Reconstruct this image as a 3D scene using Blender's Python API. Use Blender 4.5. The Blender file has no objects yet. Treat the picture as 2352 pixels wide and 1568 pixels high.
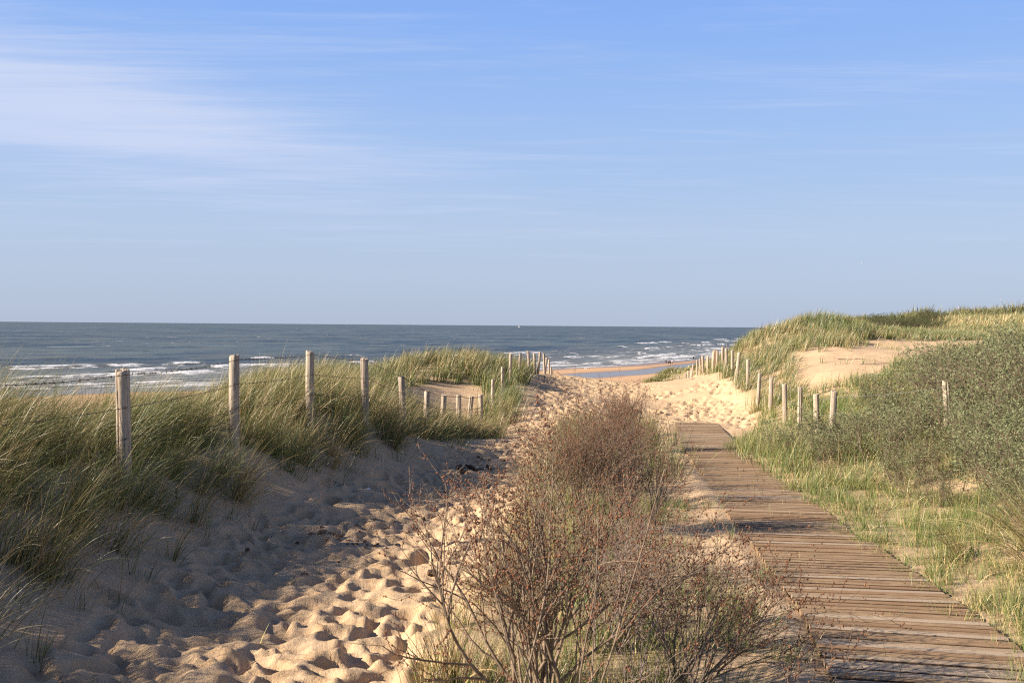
import bpy, math, random
import numpy as np
from mathutils import Vector, Matrix
scene = bpy.context.scene
COL = scene.collection

# ------------------------------------------------------------------ camera
CAMZ = 15.0                      # eye height above the sea
FOC = 35.0
F = FOC / 36.0 * 1024.0
pitch = math.atan(16.1 / F); roll = 0.0077
fw = Vector((0, math.cos(pitch), -math.sin(pitch)))
up0 = Vector((0, math.sin(pitch), math.cos(pitch))); r0 = Vector((1, 0, 0))
rt = r0 * math.cos(roll) + up0 * math.sin(roll)
up = up0 * math.cos(roll) - r0 * math.sin(roll)
cam = bpy.data.cameras.new("camera"); cam_ob = bpy.data.objects.new("camera", cam); COL.objects.link(cam_ob)
m = Matrix(((rt.x, up.x, -fw.x), (rt.y, up.y, -fw.y), (rt.z, up.z, -fw.z))).to_4x4()
m.translation = Vector((0, 0, CAMZ)); cam_ob.matrix_world = m
cam.lens = FOC; cam.sensor_width = 36; cam.clip_start = 0.05; cam.clip_end = 90000
cam.dof.use_dof = True; cam.dof.focus_distance = 14.0; cam.dof.aperture_fstop = 9.0
scene.camera = cam_ob

# ------------------------------------------------------------------ light and sky
SUN_EL, SUN_BEHIND = math.radians(26.5), math.radians(15)
sdir = Vector((-math.cos(SUN_EL) * math.cos(SUN_BEHIND), -math.cos(SUN_EL) * math.sin(SUN_BEHIND), math.sin(SUN_EL)))
sun = bpy.data.lights.new("sun", 'SUN'); sun.energy = 5.0; sun.angle = math.radians(0.55); sun.color = (1.0, 0.87, 0.715)
sun_ob = bpy.data.objects.new("sun", sun); COL.objects.link(sun_ob)
sun_ob.rotation_euler = sdir.to_track_quat('Z', 'Y').to_euler()
world = bpy.data.worlds.new("World"); scene.world = world; world.use_nodes = True
scene.view_settings.view_transform = 'Standard'; scene.view_settings.look = 'None'
scene.cycles.use_denoising = False; scene.cycles.pixel_filter_type = 'BLACKMAN_HARRIS'; scene.cycles.filter_width = 1.15
scene.view_settings.exposure = 1.15; scene.view_settings.gamma = 1.0

class NT:
    """small helper for node trees"""
    def __init__(s, tree): s.t = tree; s.n = tree.nodes; s.l = tree.links
    def node(s, kind, **kw):
        n = s.n.new(kind)
        for k, v in kw.items():
            if k.startswith('i_'):
                key = k[2:]; key = int(key) if key.isdigit() else key.replace('_', ' ')
                s.put(n.inputs[key], v)
            else: setattr(n, k, v)
        return n
    def put(s, inp, v):
        if isinstance(v, bpy.types.NodeSocket): s.l.new(v, inp)
        else: inp.default_value = v
    def math(s, op, a, b=0.0, c=0.0, clamp=False):
        n = s.n.new('ShaderNodeMath'); n.operation = op; n.use_clamp = clamp
        s.put(n.inputs[0], a); s.put(n.inputs[1], b); s.put(n.inputs[2], c); return n.outputs[0]
    def mix(s, f, a, b, blend='MIX'):
        n = s.n.new('ShaderNodeMix'); n.data_type = 'RGBA'; n.blend_type = blend
        s.put(n.inputs[0], f); s.put(n.inputs[6], a); s.put(n.inputs[7], b); return n.outputs[2]
    def ramp(s, x, lo, hi, smooth=True, a=0.0, b=1.0):
        n = s.n.new('ShaderNodeMapRange'); n.interpolation_type = 'SMOOTHSTEP' if smooth else 'LINEAR'
        s.put(n.inputs[0], x); n.inputs[1].default_value = lo; n.inputs[2].default_value = hi
        n.inputs[3].default_value = a; n.inputs[4].default_value = b; return n.outputs[0]
    def noise(s, vec, scale, detail=3, rough=0.55, dist=0.0):
        n = s.n.new('ShaderNodeTexNoise'); s.put(n.inputs['Vector'], vec)
        n.inputs['Scale'].default_value = scale; n.inputs['Detail'].default_value = detail
        n.inputs['Roughness'].default_value = rough; n.inputs['Distortion'].default_value = dist; return n.outputs[0]
    def mapping(s, vec, scale=(1, 1, 1), rot=(0, 0, 0), loc=(0, 0, 0)):
        n = s.n.new('ShaderNodeMapping'); s.put(n.inputs[0], vec)
        n.inputs['Scale'].default_value = scale; n.inputs['Rotation'].default_value = rot; n.inputs['Location'].default_value = loc
        return n.outputs[0]
    def attr(s, name, out='Fac'):
        n = s.n.new('ShaderNodeAttribute'); n.attribute_name = name; return n.outputs[out]
    def bump(s, h, strength=0.5, dist=0.02, normal=None):
        n = s.n.new('ShaderNodeBump'); n.inputs['Strength'].default_value = strength; n.inputs['Distance'].default_value = dist
        s.put(n.inputs['Height'], h)
        if normal is not None: s.put(n.inputs['Normal'], normal)
        return n.outputs[0]
def rgb(*c): return (c[0], c[1], c[2], 1.0)

w = NT(world.node_tree); w.n.clear()
sky = w.node('ShaderNodeTexSky', sky_type='NISHITA', sun_disc=False, sun_elevation=SUN_EL,
             sun_rotation=math.atan2(sdir.x, sdir.y), altitude=0.0, air_density=1.0, dust_density=0.9, ozone_density=3.0)
geo = w.node('ShaderNodeTexCoord').outputs['Generated']
sep = w.node('ShaderNodeSeparateXYZ', i_0=geo)
zc = w.math('MAXIMUM', sep.outputs[2], 0.02)
px = w.math('DIVIDE', sep.outputs[0], zc); py = w.math('DIVIDE', sep.outputs[1], zc)
pl = w.node('ShaderNodeCombineXYZ', i_0=px, i_1=py).outputs[0]        # flat cloud layer overhead
streak = w.noise(w.mapping(pl, (0.32, 1.0, 1), (0, 0, math.radians(-14)), (3.1, 1.7, 0)), 1.05, 7, 0.62, 0.5)
fine = w.noise(w.mapping(pl, (0.35, 1.3, 1), (0, 0, math.radians(-16))), 2.0, 6, 0.62, 1.2)
fib = w.noise(w.mapping(pl, (0.28, 3.2, 1), (0, 0, math.radians(-20))), 3.0, 8, 0.72, 1.5)
cl = w.math('ADD', w.math('ADD', w.math('MULTIPLY', streak, 0.50), w.math('MULTIPLY', fine, 0.25)), w.math('MULTIPLY', fib, 0.25))
# a thicker bank of cirrus low over the sea to the left, thin wisps elsewhere
az = w.math('ARCTAN2', sep.outputs[0], sep.outputs[1])
el = w.math('ARCSINE', sep.outputs[2])
bank_c = w.math('ADD', 0.135, w.math('MULTIPLY', az, -0.14))
bank_d = w.math('DIVIDE', w.math('SUBTRACT', el, bank_c), 0.055)
bank = w.math('MULTIPLY', w.math('EXPONENT', w.math('MULTIPLY', w.math('MULTIPLY', bank_d, bank_d), -1.0)), w.ramp(az, -0.42, 0.12, a=1, b=0.0))
cov = w.math('ADD', w.math('SUBTRACT', cl, 0.5), w.math('MULTIPLY', bank, 0.24))
mask = w.math('ADD', w.math('MULTIPLY', w.ramp(cov, -0.03, 0.30), 0.80), w.math('MULTIPLY', bank, 0.20), clamp=True)
mask = w.math('MULTIPLY', w.math('MULTIPLY', mask, w.ramp(el, 0.015, 0.12)), w.ramp(el, 0.40, 0.65, a=1, b=0))
hsv = w.node('ShaderNodeHueSaturation', i_Hue=0.513, i_Saturation=1.0, i_Value=1.0, i_Fac=1.0, i_Color=sky.outputs[0]).outputs[0]
grad = w.node('ShaderNodeValToRGB', i_Fac=w.math('DIVIDE', w.math('MAXIMUM', el, 0.0), 1.4))
er = grad.color_ramp.elements; STOPS = [(0.0, (2.55, 3.00, 3.95)), (.09, (2.62, 3.30, 4.45)), (.19, (2.05, 3.05, 4.95)), (.32, (1.38, 2.52, 5.25)), (.60, (.45, .85, 2.1)), (1.2, (.16, .30, .85))]
while len(er) < len(STOPS): er.new(0.5)
for e_, (p_, c_) in zip(er, STOPS): e_.position = p_ / 1.4; e_.color = (c_[0] / 8, c_[1] / 8, c_[2] / 8, 1)
g8 = w.node('ShaderNodeVectorMath', operation='SCALE', i_0=grad.outputs[0]); g8.inputs['Scale'].default_value = 8.0
dim = w.node('ShaderNodeVectorMath', operation='SCALE', i_0=hsv); w.put(dim.inputs['Scale'], w.ramp(el, .3, .9, a=.62, b=.12))
hz = w.mix(.85, dim.outputs[0], g8.outputs[0])
sc_ = w.mix(mask, hz, rgb(3.20, 3.66, 4.85))
bg = w.node('ShaderNodeBackground', i_Color=sc_, i_Strength=0.085)
wo = w.node('ShaderNodeOutputWorld'); w.l.new(bg.outputs[0], wo.inputs[0])

# ------------------------------------------------------------------ helpers
def ray(xd, yd):
    """direction through a point of the photo given in 2352 x 1568 coordinates"""
    u, v = xd / 2352 * 1024, yd / 1568 * 682.67
    return fw * F + rt * (u - 512) - up * (v - 341.0)
def P(xd, yd, Y):
    d = ray(xd, yd); return Vector((0, 0, CAMZ)) + d * (Y / d.y)
def PZ(xd, yd, z):
    d = ray(xd, yd); return Vector((0, 0, CAMZ)) + d * ((z - CAMZ) / d.z)

def sstep(a, b, x):
    t = np.clip((x - a) / (b - a), 0, 1); return t * t * (3 - 2 * t)
def vnoise(x, y, seed=0):
    xi = np.floor(x).astype(np.int64); yi = np.floor(y).astype(np.int64)
    fx = x - xi; fy = y - yi; fx = fx * fx * (3 - 2 * fx); fy = fy * fy * (3 - 2 * fy)
    def h(a, b):
        n = (a * 374761393 + b * 668265263 + seed * 1442695041) & 0xffffffff
        n = ((n ^ (n >> 13)) * 1274126177) & 0xffffffff
        return ((n ^ (n >> 16)) & 0xffff) / 65535.0
    return (h(xi, yi) * (1 - fx) + h(xi + 1, yi) * fx) * (1 - fy) + (h(xi, yi + 1) * (1 - fx) + h(xi + 1, yi + 1) * fx) * fy
def fbm(x, y, seed=0, oct=4):
    s = 0; a = 0.5; tot = 0
    for k in range(oct):
        s = s + a * vnoise(x * 2 ** k + 17.3 * k, y * 2 ** k - 9.1 * k, seed + k); tot += a; a *= 0.5
    return s / tot
def inpoly(x, y, poly):
    r = np.zeros(np.shape(x), bool); n = len(poly)
    for i in range(n):
        x0, y0 = poly[i]; x1, y1 = poly[(i + 1) % n]
        c = ((y0 > y) != (y1 > y)) & (x < (x1 - x0) * (y - y0) / (y1 - y0 + 1e-12) + x0); r ^= c
    return r
def interp(tab, y, k=0):
    a = np.array(tab); return np.interp(y, a[:, 1], a[:, k])

def tag(o, label=None, cat=None, group=None, kind=None):
    if label: o['label'] = label
    if cat: o['category'] = cat
    if group: o['group'] = group
    if kind: o['kind'] = kind
    return o
def link(name, me, mat=None, parent=None):
    if mat is not None and not me.materials: me.materials.append(mat)
    o = bpy.data.objects.new(name, me); COL.objects.link(o)
    if parent is not None: o.parent = parent
    return o
def empty(name, loc, rz=0.0):
    o = bpy.data.objects.new(name, None); COL.objects.link(o); o.location = loc; o.rotation_euler = (0, 0, rz)
    o.empty_display_size = 0.2; return o
def npmesh(name, V, Fc, smooth=False, attrs=None):
    """V (n,3); Fc (m,k) faces all of k corners"""
    V = np.asarray(V, np.float32); Fc = np.asarray(Fc, np.int32); k = Fc.shape[1]
    me = bpy.data.meshes.new(name)
    me.vertices.add(len(V)); me.vertices.foreach_set('co', V.ravel())
    me.loops.add(Fc.size); me.loops.foreach_set('vertex_index', Fc.ravel())
    me.polygons.add(len(Fc)); me.polygons.foreach_set('loop_start', np.arange(0, Fc.size, k, dtype=np.int32))
    me.update(calc_edges=True)
    if smooth: me.polygons.foreach_set('use_smooth', np.ones(len(Fc), bool))
    for an, arr in (attrs or {}).items():
        arr = np.asarray(arr, np.float32)
        if arr.ndim == 1:
            a = me.attributes.new(an, 'FLOAT', 'POINT'); a.data.foreach_set('value', arr)
        else:
            if arr.shape[1] == 3: arr = np.hstack([arr, np.ones((len(arr), 1), np.float32)])
            a = me.attributes.new(an, 'FLOAT_COLOR', 'POINT'); a.data.foreach_set('color', arr.ravel())
    return me
def copy_tree(o, parent=None):
    c = o.copy(); COL.objects.link(c); c.parent = parent
    for ch in o.children: copy_tree(ch, c)
    return c

# ------------------------------------------------------------------ fence layout (photo x, top y, distance, radius)
LF = [(281, 848, 8.8, .062), (538, 815, 11.4, .060), (712, 806, 13.8, .060), (837, 822, 15.6, .061), (922, 864, 18.0, .060),
      (981, 897, 20.3, .060), (1020, 906, 22.0, .062), (1054, 906, 23.6, .062), (1083, 909, 25.3, .062), (1104, 905, 27.2, .062),
      (1132, 870, 29.8, .058), (1154, 842, 32.6, .055), (1173, 811, 35.2, .058), (1195, 812, 38.2, .056), (1213, 805, 41.0, .058),
      (1227, 810, 43.5, .060), (1240.5, 807, 46.0, .062), (1249, 811, 48.5, .060), (1256, 820, 51.5, .058), (1261.5, 825, 54.5, .055),
      (1266, 842, 58.0, .052), (1269, 848, 61.0, .050)]
RF = [(2173, 875, 16.6, .062), (1916, 897, 18.3, .060), (1874, 904, 20.5, .058), (1838, 888, 22.8, .055), (1802, 880, 24.8, .060),
      (1772, 866, 27.3, .060), (1745, 856, 30.0, .055), (1718, 824, 33.0, .057), (1698, 808, 35.6, .062), (1682, 803, 38.0, .058),
      (1668.5, 799, 40.3, .062), (1660, 796, 42.2, .062), (1647.5, 805, 44.5, .062), (1638.5, 808, 46.5, .060), (1626.5, 816, 48.5, .050),
      (1613.5, 815, 50.5, .062), (1607.5, 822, 53.5, .058), (1601, 826, 56.5, .060), (1592.5, 836, 60.0, .058), (1588, 843, 63.5, .055),
      (1581, 850, 68.5, .060), (1572.5, 858, 76, .058), (1559, 862, 80, .06), (1549.5, 858, 84, .06), (1543.5, 857, 88, .055), (1540, 858, 92, .05)]
def ground_pt(e, drop=0.97):
    p = P(e[0], e[1], e[2]); return (p.x, p.y, p.z - CAMZ - drop)

# ------------------------------------------------------------------ terrain control points: x, y, height relative to the eye
TOE = [(-2.5, 1), (-2.7, 4), (-2.88, 5.6), (-2.95, 6.9), (-2.95, 8.7), (-2.72, 10.6), (-2.4, 12.9), (-1.8, 15.1), (-1.25, 18), (-.72, 21.6), (.0, 25), (.38, 30), (.55, 39), (1.0, 46), (0.5, 60)]
CP = [(1.9, 3.8, -1.73), (2.08, 4.78, -1.80), (2.44, 6.6, -1.96), (2.79, 9.06, -2.06), (3.05, 11.5, -2.13), (3.44, 15.3, -2.30), (3.92, 19.5, -2.44), (5, 26.9, -2.66),
      (-1.2, 4, -1.80), (-1.3, 6, -1.87), (-1.2, 9, -2.0), (-1, 12, -2.12), (-.6, 16, -2.30), (0, 21, -2.44), (1, 27, -2.56), (3, 33, -2.55),
      (2, 40, -2.50), (6, 40, -2.38), (4, 47, -2.53), (7.5, 45, -2.38), (1.5, 46, -2.45), (7, 33, -2.45),
      (0.4, 6, -1.85), (0.9, 9.5, -1.98), (1.3, 14, -2.15), (2.3, 19, -2.40),
      (4, 60, -3.8), (8, 75, -5.0), (10, 90, -5.9), (5, 110, -9.5), (15, 120, -8), (0, 80, -7.5), (0, 130, -14),
      (12.3, 88, -4.75), (14.8, 95, -4.7), (19, 110, -5.0), (11.2, 60, -2.6), (17, 80, -3.6),
      # left bank and the slope behind it
      (-2.88, 5.6, -1.72), (-2.95, 6.9, -1.75), (-2.95, 8.7, -1.80), (-2.72, 10.6, -1.86), (-2.4, 12.9, -1.95), (-1.8, 15.1, -2.12), (-.72, 21.6, -2.42), (.3, 30, -2.45), (.5, 39, -2.35),
      (-3.3, 6.2, -1.42), (-4.2, 5, -1.15), (-3.4, 4, -1.40), (-2.7, 4, -1.70), (-4.6, 8, -1.14), (-4.4, 10, -1.25), (-5.2, 12, -1.5), (-6, 15, -2.0), (-3.8, 20, -1.45),
      (-4.5, 24, -1.5), (-5, 26, -1.6), (-3.5, 27, -1.8), (-5.5, 18, -1.8), (-6.5, 30, -2.2), (-4.5, 35, -1.8), (-2.8, 37.5, -1.45), (-1, 38, -1.65), (0, 40, -2.0),
      (-3, 43, -2.1), (-2.3, 31, -2.3), (-2.6, 26, -2.6), (-2, 34, -2.0), (-7, 40, -3.4), (-3, 50, -4), (-10, 30, -5), (-10, 20, -4), (-9, 14, -2.9), (-9, 8, -1.7),
      (-14, 10, -4), (-20, 20, -9), (-20, 50, -12.5), (-10, 60, -9), (-30, 30, -14), (-30, 60, -15), (-10, 90, -13.5), (-14, 3, -3), (-6, 1, -1.2), (0, 0, -1.65), (3, 0, -1.65), (9, 2, -1.4),
      (-5, -4, -1.2), (3, -5, -1.6), (10, -5, -1.2),
      # right slope, blowout, dune and ridge
      (3.6, 6, -1.88), (5, 6, -1.72), (4.5, 10, -1.97), (6, 10, -1.72), (8, 10, -1.3), (5.3, 14, -2.1), (9, 17, -1.35), (8, 14.5, -1.5), (11, 20, -1.0), (7.5, 21, -1.85),
      (10, 25, -1.5), (14, 28, -1.0), (13, 20, -.7), (8, 27, -1.72), (9.5, 31, -1.42), (12.5, 33, -1.12), (13, 38, -.80), (16, 44, -.76), (18, 43, -.82),
      (10.9, 38, -1.0), (12, 41, -.80), (11.0, 48, -1.15), (11.9, 50, -.62), (13.7, 50, -.12), (15.4, 50, .42), (17, 50, .02), (18, 47, -.45), (14, 45, -.45),
      (17, 34, -.9), (22, 40, -.35), (20, 30, -.4), (24, 46, -.5), (27, 60, -.45), (36, 70, .25), (34, 75, .15), (20, 62, -.7), (24, 75, -.45), (29, 75, -.3),
      (52, 100, 1.15), (43.5, 100, .75), (33.5, 95, .42), (28, 95, -.3), (24, 100, -2.5), (18, 62, -1.6), (60, 100, 1.4), (40, 120, -.2), (60, 125, .8), (60, 60, 1.0), (40, 40, .6), (30, 20, .2), (22, 8, .2)]
CP += [ground_pt(e) for e in LF[:20]] + [ground_pt(e) for e in RF[:22]]
CP = np.array(CP, float)
def _tps_fit():
    n = len(CP); X = CP[:, :2] * np.array([1, 0.75]); d = np.hypot(X[:, None, 0] - X[None, :, 0], X[:, None, 1] - X[None, :, 1])
    K = np.where(d > 0, d * d * np.log(d + 1e-9), 0) + np.eye(n) * 0.35
    Pm = np.hstack([np.ones((n, 1)), X]); A = np.zeros((n + 3, n + 3)); A[:n, :n] = K; A[:n, n:] = Pm; A[n:, :n] = Pm.T
    return X, np.linalg.solve(A, np.concatenate([CP[:, 2], np.zeros(3)]))
TX, TW = _tps_fit()
def tps(x, y):
    x = np.asarray(x, float).ravel(); y = np.asarray(y, float).ravel() * 0.75; out = np.empty(len(x))
    for s in range(0, len(x), 20000):
        a = x[s:s + 20000]; b = y[s:s + 20000]
        d2 = (a[:, None] - TX[None, :, 0]) ** 2 + (b[:, None] - TX[None, :, 1]) ** 2
        out[s:s + 20000] = (0.5 * d2 * np.log(d2 + 1e-12)) @ TW[:-3] + TW[-3] + TW[-2] * a + TW[-1] * b
    return out
# shoreline, from the water's edge in the photo
SH = [(-900, -560), (-300, 20)] + [tuple(PZ(a, b, 0)[:2]) for a, b in ((0, 907), (300, 893), (1268, 846), (1431, 839), (1506, 831), (1600, 825))] + [(150, 600), (300, 950), (800, 2000), (3000, 6000), (20000, 42000)]
SH = np.array(SH)
def shore(x, y):
    """signed distance from the shoreline (positive seaward) and distance along it"""
    x = np.asarray(x, float); y = np.asarray(y, float); best = np.full(x.shape, 1e9); sg = np.zeros(x.shape); tt = np.zeros(x.shape); acc = 0
    for i in range(len(SH) - 1):
        a = SH[i]; d = SH[i + 1] - a; L = np.hypot(*d); e = d / L
        t = np.clip((x - a[0]) * e[0] + (y - a[1]) * e[1], 0, L); qx = x - a[0] - e[0] * t; qy = y - a[1] - e[1] * t
        q = np.hypot(qx, qy); k = q < best; best = np.where(k, q, best)
        side = -e[1] * (x - a[0]) + e[0] * (y - a[1]); sg = np.where(k, np.where(side > 0, 1, -1), sg); tt = np.where(k, acc + t, tt); acc += L
    return best * sg, tt
POOL = [((-115, 178), 4), ((-84, 215), 4), ((-50, 232), 5), ((-15, 252), 7), ((12, 280), 6), ((32, 309), 8), ((48, 332), 5), ((68, 380), 3.5), ((90, 430), 2.5)]
def pool_d(x, y):
    best = np.full(np.shape(x), 1e9)
    for i in range(len(POOL) - 1):
        (a, wa), (b, wb) = POOL[i], POOL[i + 1]; dx, dy = b[0] - a[0], b[1] - a[1]; L2 = dx * dx + dy * dy
        t = np.clip(((x - a[0]) * dx + (y - a[1]) * dy) / L2, 0, 1)
        best = np.minimum(best, np.hypot(x - a[0] - dx * t, y - a[1] - dy * t) - (wa * (1 - t) + wb * t))
    return best
def beach(x, y):
    q, t = shore(x, y); s = -q
    z = np.where(s > 0, 0.03 + 0.55 * (1 - np.exp(-s / 18)) + 0.004 * np.clip(s, 0, 120), s * 0.02)
    z = z + 0.10 * (fbm(x / 30, y / 30, 5, 3) - .5) * sstep(0, 20, s)
    pd = pool_d(x, y) + 3 * (fbm(x / 9, y / 9, 8, 3) - .5)
    return np.where(pd < 14, np.minimum(z, 0.22 + 0.028 * np.clip(pd, -6, 30)), z)
def dune(x, y):
    z = CAMZ + tps(x, y)
    return np.maximum(z, 0.2)
def ground(x, y):
    x = np.asarray(x, float); y = np.asarray(y, float); sh = x.shape; x = x.ravel(); y = y.ravel(); b = beach(x, y)
    wgt = (1 - sstep(115, 150, y)) * sstep(-34, -24, x); z = b.copy(); k = wgt > 0
    z[k] = b[k] * (1 - wgt[k]) + np.maximum(dune(x[k], y[k]), b[k]) * wgt[k]
    return z.reshape(sh)

# boardwalk: centre line
BW = [(1.94, 3.2), (2.16, 4.78), (2.52, 6.6), (2.79, 9.06), (3.10, 11.5), (3.48, 15.3), (3.92, 19.5), (5.02, 27.2)]
BWW = 0.568
# path right edge (where the centre strip of plants begins)
PR = [(-.5, 1), (-.45, 4.9), (-.42, 6.5), (.05, 10.5), (.42, 16), (1.0, 24), (2.6, 27.5), (2.6, 28)]
BLOW = [(7.9, 26.3), (8.35, 29), (9.35, 33), (10.5, 37.6), (12.2, 39.8), (13.0, 38.6), (15.2, 44), (17, 46), (22, 46), (19, 41), (15.5, 36), (12.8, 32), (10, 27.5), (8.6, 25.6)]
SANDL = [(-3.1, 24.5), (-3.4, 30), (-3.2, 32.2), (-2.4, 33.6), (-1.3, 34.2), (-.8, 32.5), (-.9, 29), (-1.5, 25), (-2.4, 23)]
def right_edge(y):   # where the right verge begins
    return np.where(np.asarray(y) < 20, interp(BW, y) + BWW + .02, np.interp(y, [20, 22, 24.5, 27, 30, 33, 35.6, 38, 42, 46, 50, 70], [4.57, 5.15, 6.1, 6.85, 7.2, 7.5, 7.8, 8.1, 8.6, 9.0, 9.6, 13.5]))

# footprints and trodden sand, as a raster of heights
RX0, RX1, RY0, RY1, RS = -5.0, 12.0, 1.0, 56.0, 0.02
nx, ny = int((RX1 - RX0) / RS), int((RY1 - RY0) / RS)
rng = np.random.default_rng(7)
gy, gx = np.mgrid[0:ny:4, 0:nx:4]; gx = RX0 + gx * RS; gy = RY0 + gy * RS
def sandmask(x, y):
    t = interp(TOE, y); r = np.where(y < 25.5, interp(PR, y), right_edge(y) - .1)
    return sstep(-.05, .85, x - t) * sstep(-.3, .3, r - x)
R = np.zeros((ny, nx), np.float32)
lo = sandmask(gx, gy)
low = ((fbm(gx / .85, gy / .50, 31, 3) - .5) * .11 + (fbm(gx / .34, gy / .17, 37, 3) - .5) * .06 - np.abs(fbm(gx / .7, gy / .34, 41, 3) - .5) * .15) * lo * np.where(gy < 24, 1, .40)
R += np.repeat(np.repeat(low, 4, 0), 4, 1)[:ny, :nx].astype(np.float32)
for _ in range(3):   # soften the repeat steps
    R[1:-1] = (R[:-2] + 2 * R[1:-1] + R[2:]) / 4; R[:, 1:-1] = (R[:, :-2] + 2 * R[:, 1:-1] + R[:, 2:]) / 4
def stamp(x, y, a, la, lb, dep, rim):
    rr = int(max(la, lb) * 2.1 / RS); cx = int((x - RX0) / RS); cy = int((y - RY0) / RS)
    if cx - rr < 0 or cy - rr < 0 or cx + rr >= nx or cy + rr >= ny: return
    yy, xx = np.mgrid[-rr:rr + 1, -rr:rr + 1] * RS; u = (xx * math.cos(a) + yy * math.sin(a)) / la; v = (-xx * math.sin(a) + yy * math.cos(a)) / lb
    d = np.sqrt(u * u + v * v); g = -dep * np.exp(-(d ** 4.5)) + rim * np.exp(-((d - 1.35) / .33) ** 2) * (0.6 + 0.5 * np.sin(math.atan2(1, 1) + np.arctan2(v, u) + x * 7))
    R[cy - rr:cy + rr + 1, cx - rr:cx + rr + 1] += g.astype(np.float32)
n_st = 0
while n_st < 9500:
    y = rng.uniform(2, 50); x = rng.uniform(-4, 10.5)
    if sandmask(np.array(x), np.array(y)) < rng.uniform(.2, .7): continue
    if y > 24 and vnoise(x / 1.6, y / 1.6, 66) < .35: n_st += .4; continue
    if y < 24: stamp(x, y, rng.uniform(0, 3.2), rng.uniform(.07, .17), rng.uniform(.045, .085), rng.uniform(.015, .055), rng.uniform(.005, .018))
    else: stamp(x, y, 1.3 + rng.normal() * .6, rng.uniform(.10, .16), rng.uniform(.045, .075), rng.uniform(.025, .075), rng.uniform(.004, .012))
    n_st += 1
def detail(x, y):
    fx = np.clip((x - RX0) / RS, 0, nx - 2); fy = np.clip((y - RY0) / RS, 0, ny - 2); ix = fx.astype(int); iy = fy.astype(int); a = fx - ix; b = fy - iy
    v = (R[iy, ix] * (1 - a) + R[iy, ix + 1] * a) * (1 - b) + (R[iy + 1, ix] * (1 - a) + R[iy + 1, ix + 1] * a) * b
    ins = (x > RX0) & (x < RX1) & (y > RY0) & (y < RY1)
    cxl = interp(BW, y); bw = sstep(.66, 1.15, np.abs(x - cxl)) + (y > 27.4)
    v = np.where(ins, v * np.clip(bw, 0, 1), 0)
    n = (fbm(x / .9, y / .9, 3, 3) - .5) * .10 + (fbm(x / 4, y / 4, 13, 2) - .5) * .12
    d_ = cxl - x; v = v + np.where(y < 27, (.030 + .03 * (vnoise(y * 1.9, y * 0, 12) - .3)) * np.exp(-((d_ - .72) / .16) ** 2), 0)
    near = np.clip(bw, 0.0, 1); far = 1 - sstep(100, 140, y)
    return v + n * near * far
def height(x, y):
    x = np.asarray(x, float); y = np.asarray(y, float); return ground(x, y) + detail(x, y)
def h1(x, y): return float(height(np.array([x]), np.array([y]))[0])
def hit(xd, yd, y0=3.0, y1=60.0):
    """first point of the terrain met by the line of sight"""
    ys = np.linspace(y0, y1, 1200); d = ray(xd, yd); xs = d.x / d.y * ys; zs = CAMZ + d.z / d.y * ys
    g = height(xs, ys); k = np.argmax(zs < g); return Vector((xs[k], ys[k], g[k]))

# ------------------------------------------------------------------ materials
def new_mat(name):
    m = bpy.data.materials.new(name); m.use_nodes = True; t = NT(m.node_tree); t.n.clear()
    out = t.node('ShaderNodeOutputMaterial'); return m, t, out
def principled(t, out, **kw):
    p = t.node('ShaderNodeBsdfPrincipled', **kw); t.l.new(p.outputs[0], out.inputs[0]); return p

def mat_sand():
    m, t, o = new_mat('sand'); tc = t.node('ShaderNodeTexCoord').outputs['Object']
    n1 = t.noise(tc, 0.8, 4); n2 = t.noise(tc, 7, 4, 0.6); n3 = t.noise(tc, 240, 2, 0.7)
    c = t.mix(n1, rgb(.515, .370, .225), rgb(.60, .435, .28))
    c = t.mix(t.ramp(n2, .35, .75), c, rgb(.53, .355, .195))
    grain = t.ramp(n3, .60, .78); c = t.mix(t.math('MULTIPLY', grain, .35), c, rgb(.30, .19, .11))
    # bits of plant litter
    v = t.node('ShaderNodeTexVoronoi', i_Scale=16.0, i_Vector=t.mapping(tc, (1, 1, .2)))
    lit = t.math('MULTIPLY', t.ramp(v.outputs['Distance'], .05, .09, a=1, b=0), t.ramp(t.noise(tc, 1.7, 2), .56, .66))
    c = t.mix(lit, c, rgb(.12, .08, .05))
    v2 = t.node('ShaderNodeTexVoronoi', i_Scale=30.0, i_Vector=t.mapping(tc, (1, 1, .2), (0, 0, 1.1))); sh = t.math('MULTIPLY', t.ramp(v2.outputs['Distance'], .04, .09, a=1, b=0), t.ramp(t.noise(tc, 2.3, 2), .48, .56)); c = t.mix(sh, c, rgb(.80, .76, .70))
    li = t.attr('litter'); ln = t.ramp(t.noise(t.mapping(tc, (1, 1, .3)), 22, 5, .75), .34, .52)
    c = t.mix(t.math('MULTIPLY', li, ln), c, rgb(.20, .18, .075))
    wet = t.attr('wet'); bch = t.attr('beach')
    bn = t.noise(t.mapping(tc, (.02, .02, 1)), 3, 5)
    bc = t.mix(bn, rgb(.46, .285, .155), rgb(.60, .39, .22)); c = t.mix(bch, c, bc)
    c = t.mix(wet, c, rgb(.24, .155, .10))
    bp = t.bump(n3, .5, .004, t.bump(t.noise(tc, 38, 5, .7), .7, .016, t.bump(t.noise(t.mapping(tc, (7, 1.3, 1), (0, 0, .35)), 1.6, 3, .5, .6), .16, .05)))
    p = principled(t, o, i_Base_Color=c, i_Normal=bp); t.put(p.inputs['Roughness'], t.ramp(wet, 0, 1, False, .95, .33))
    p.inputs['Specular IOR Level'].default_value = .25
    return m
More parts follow.
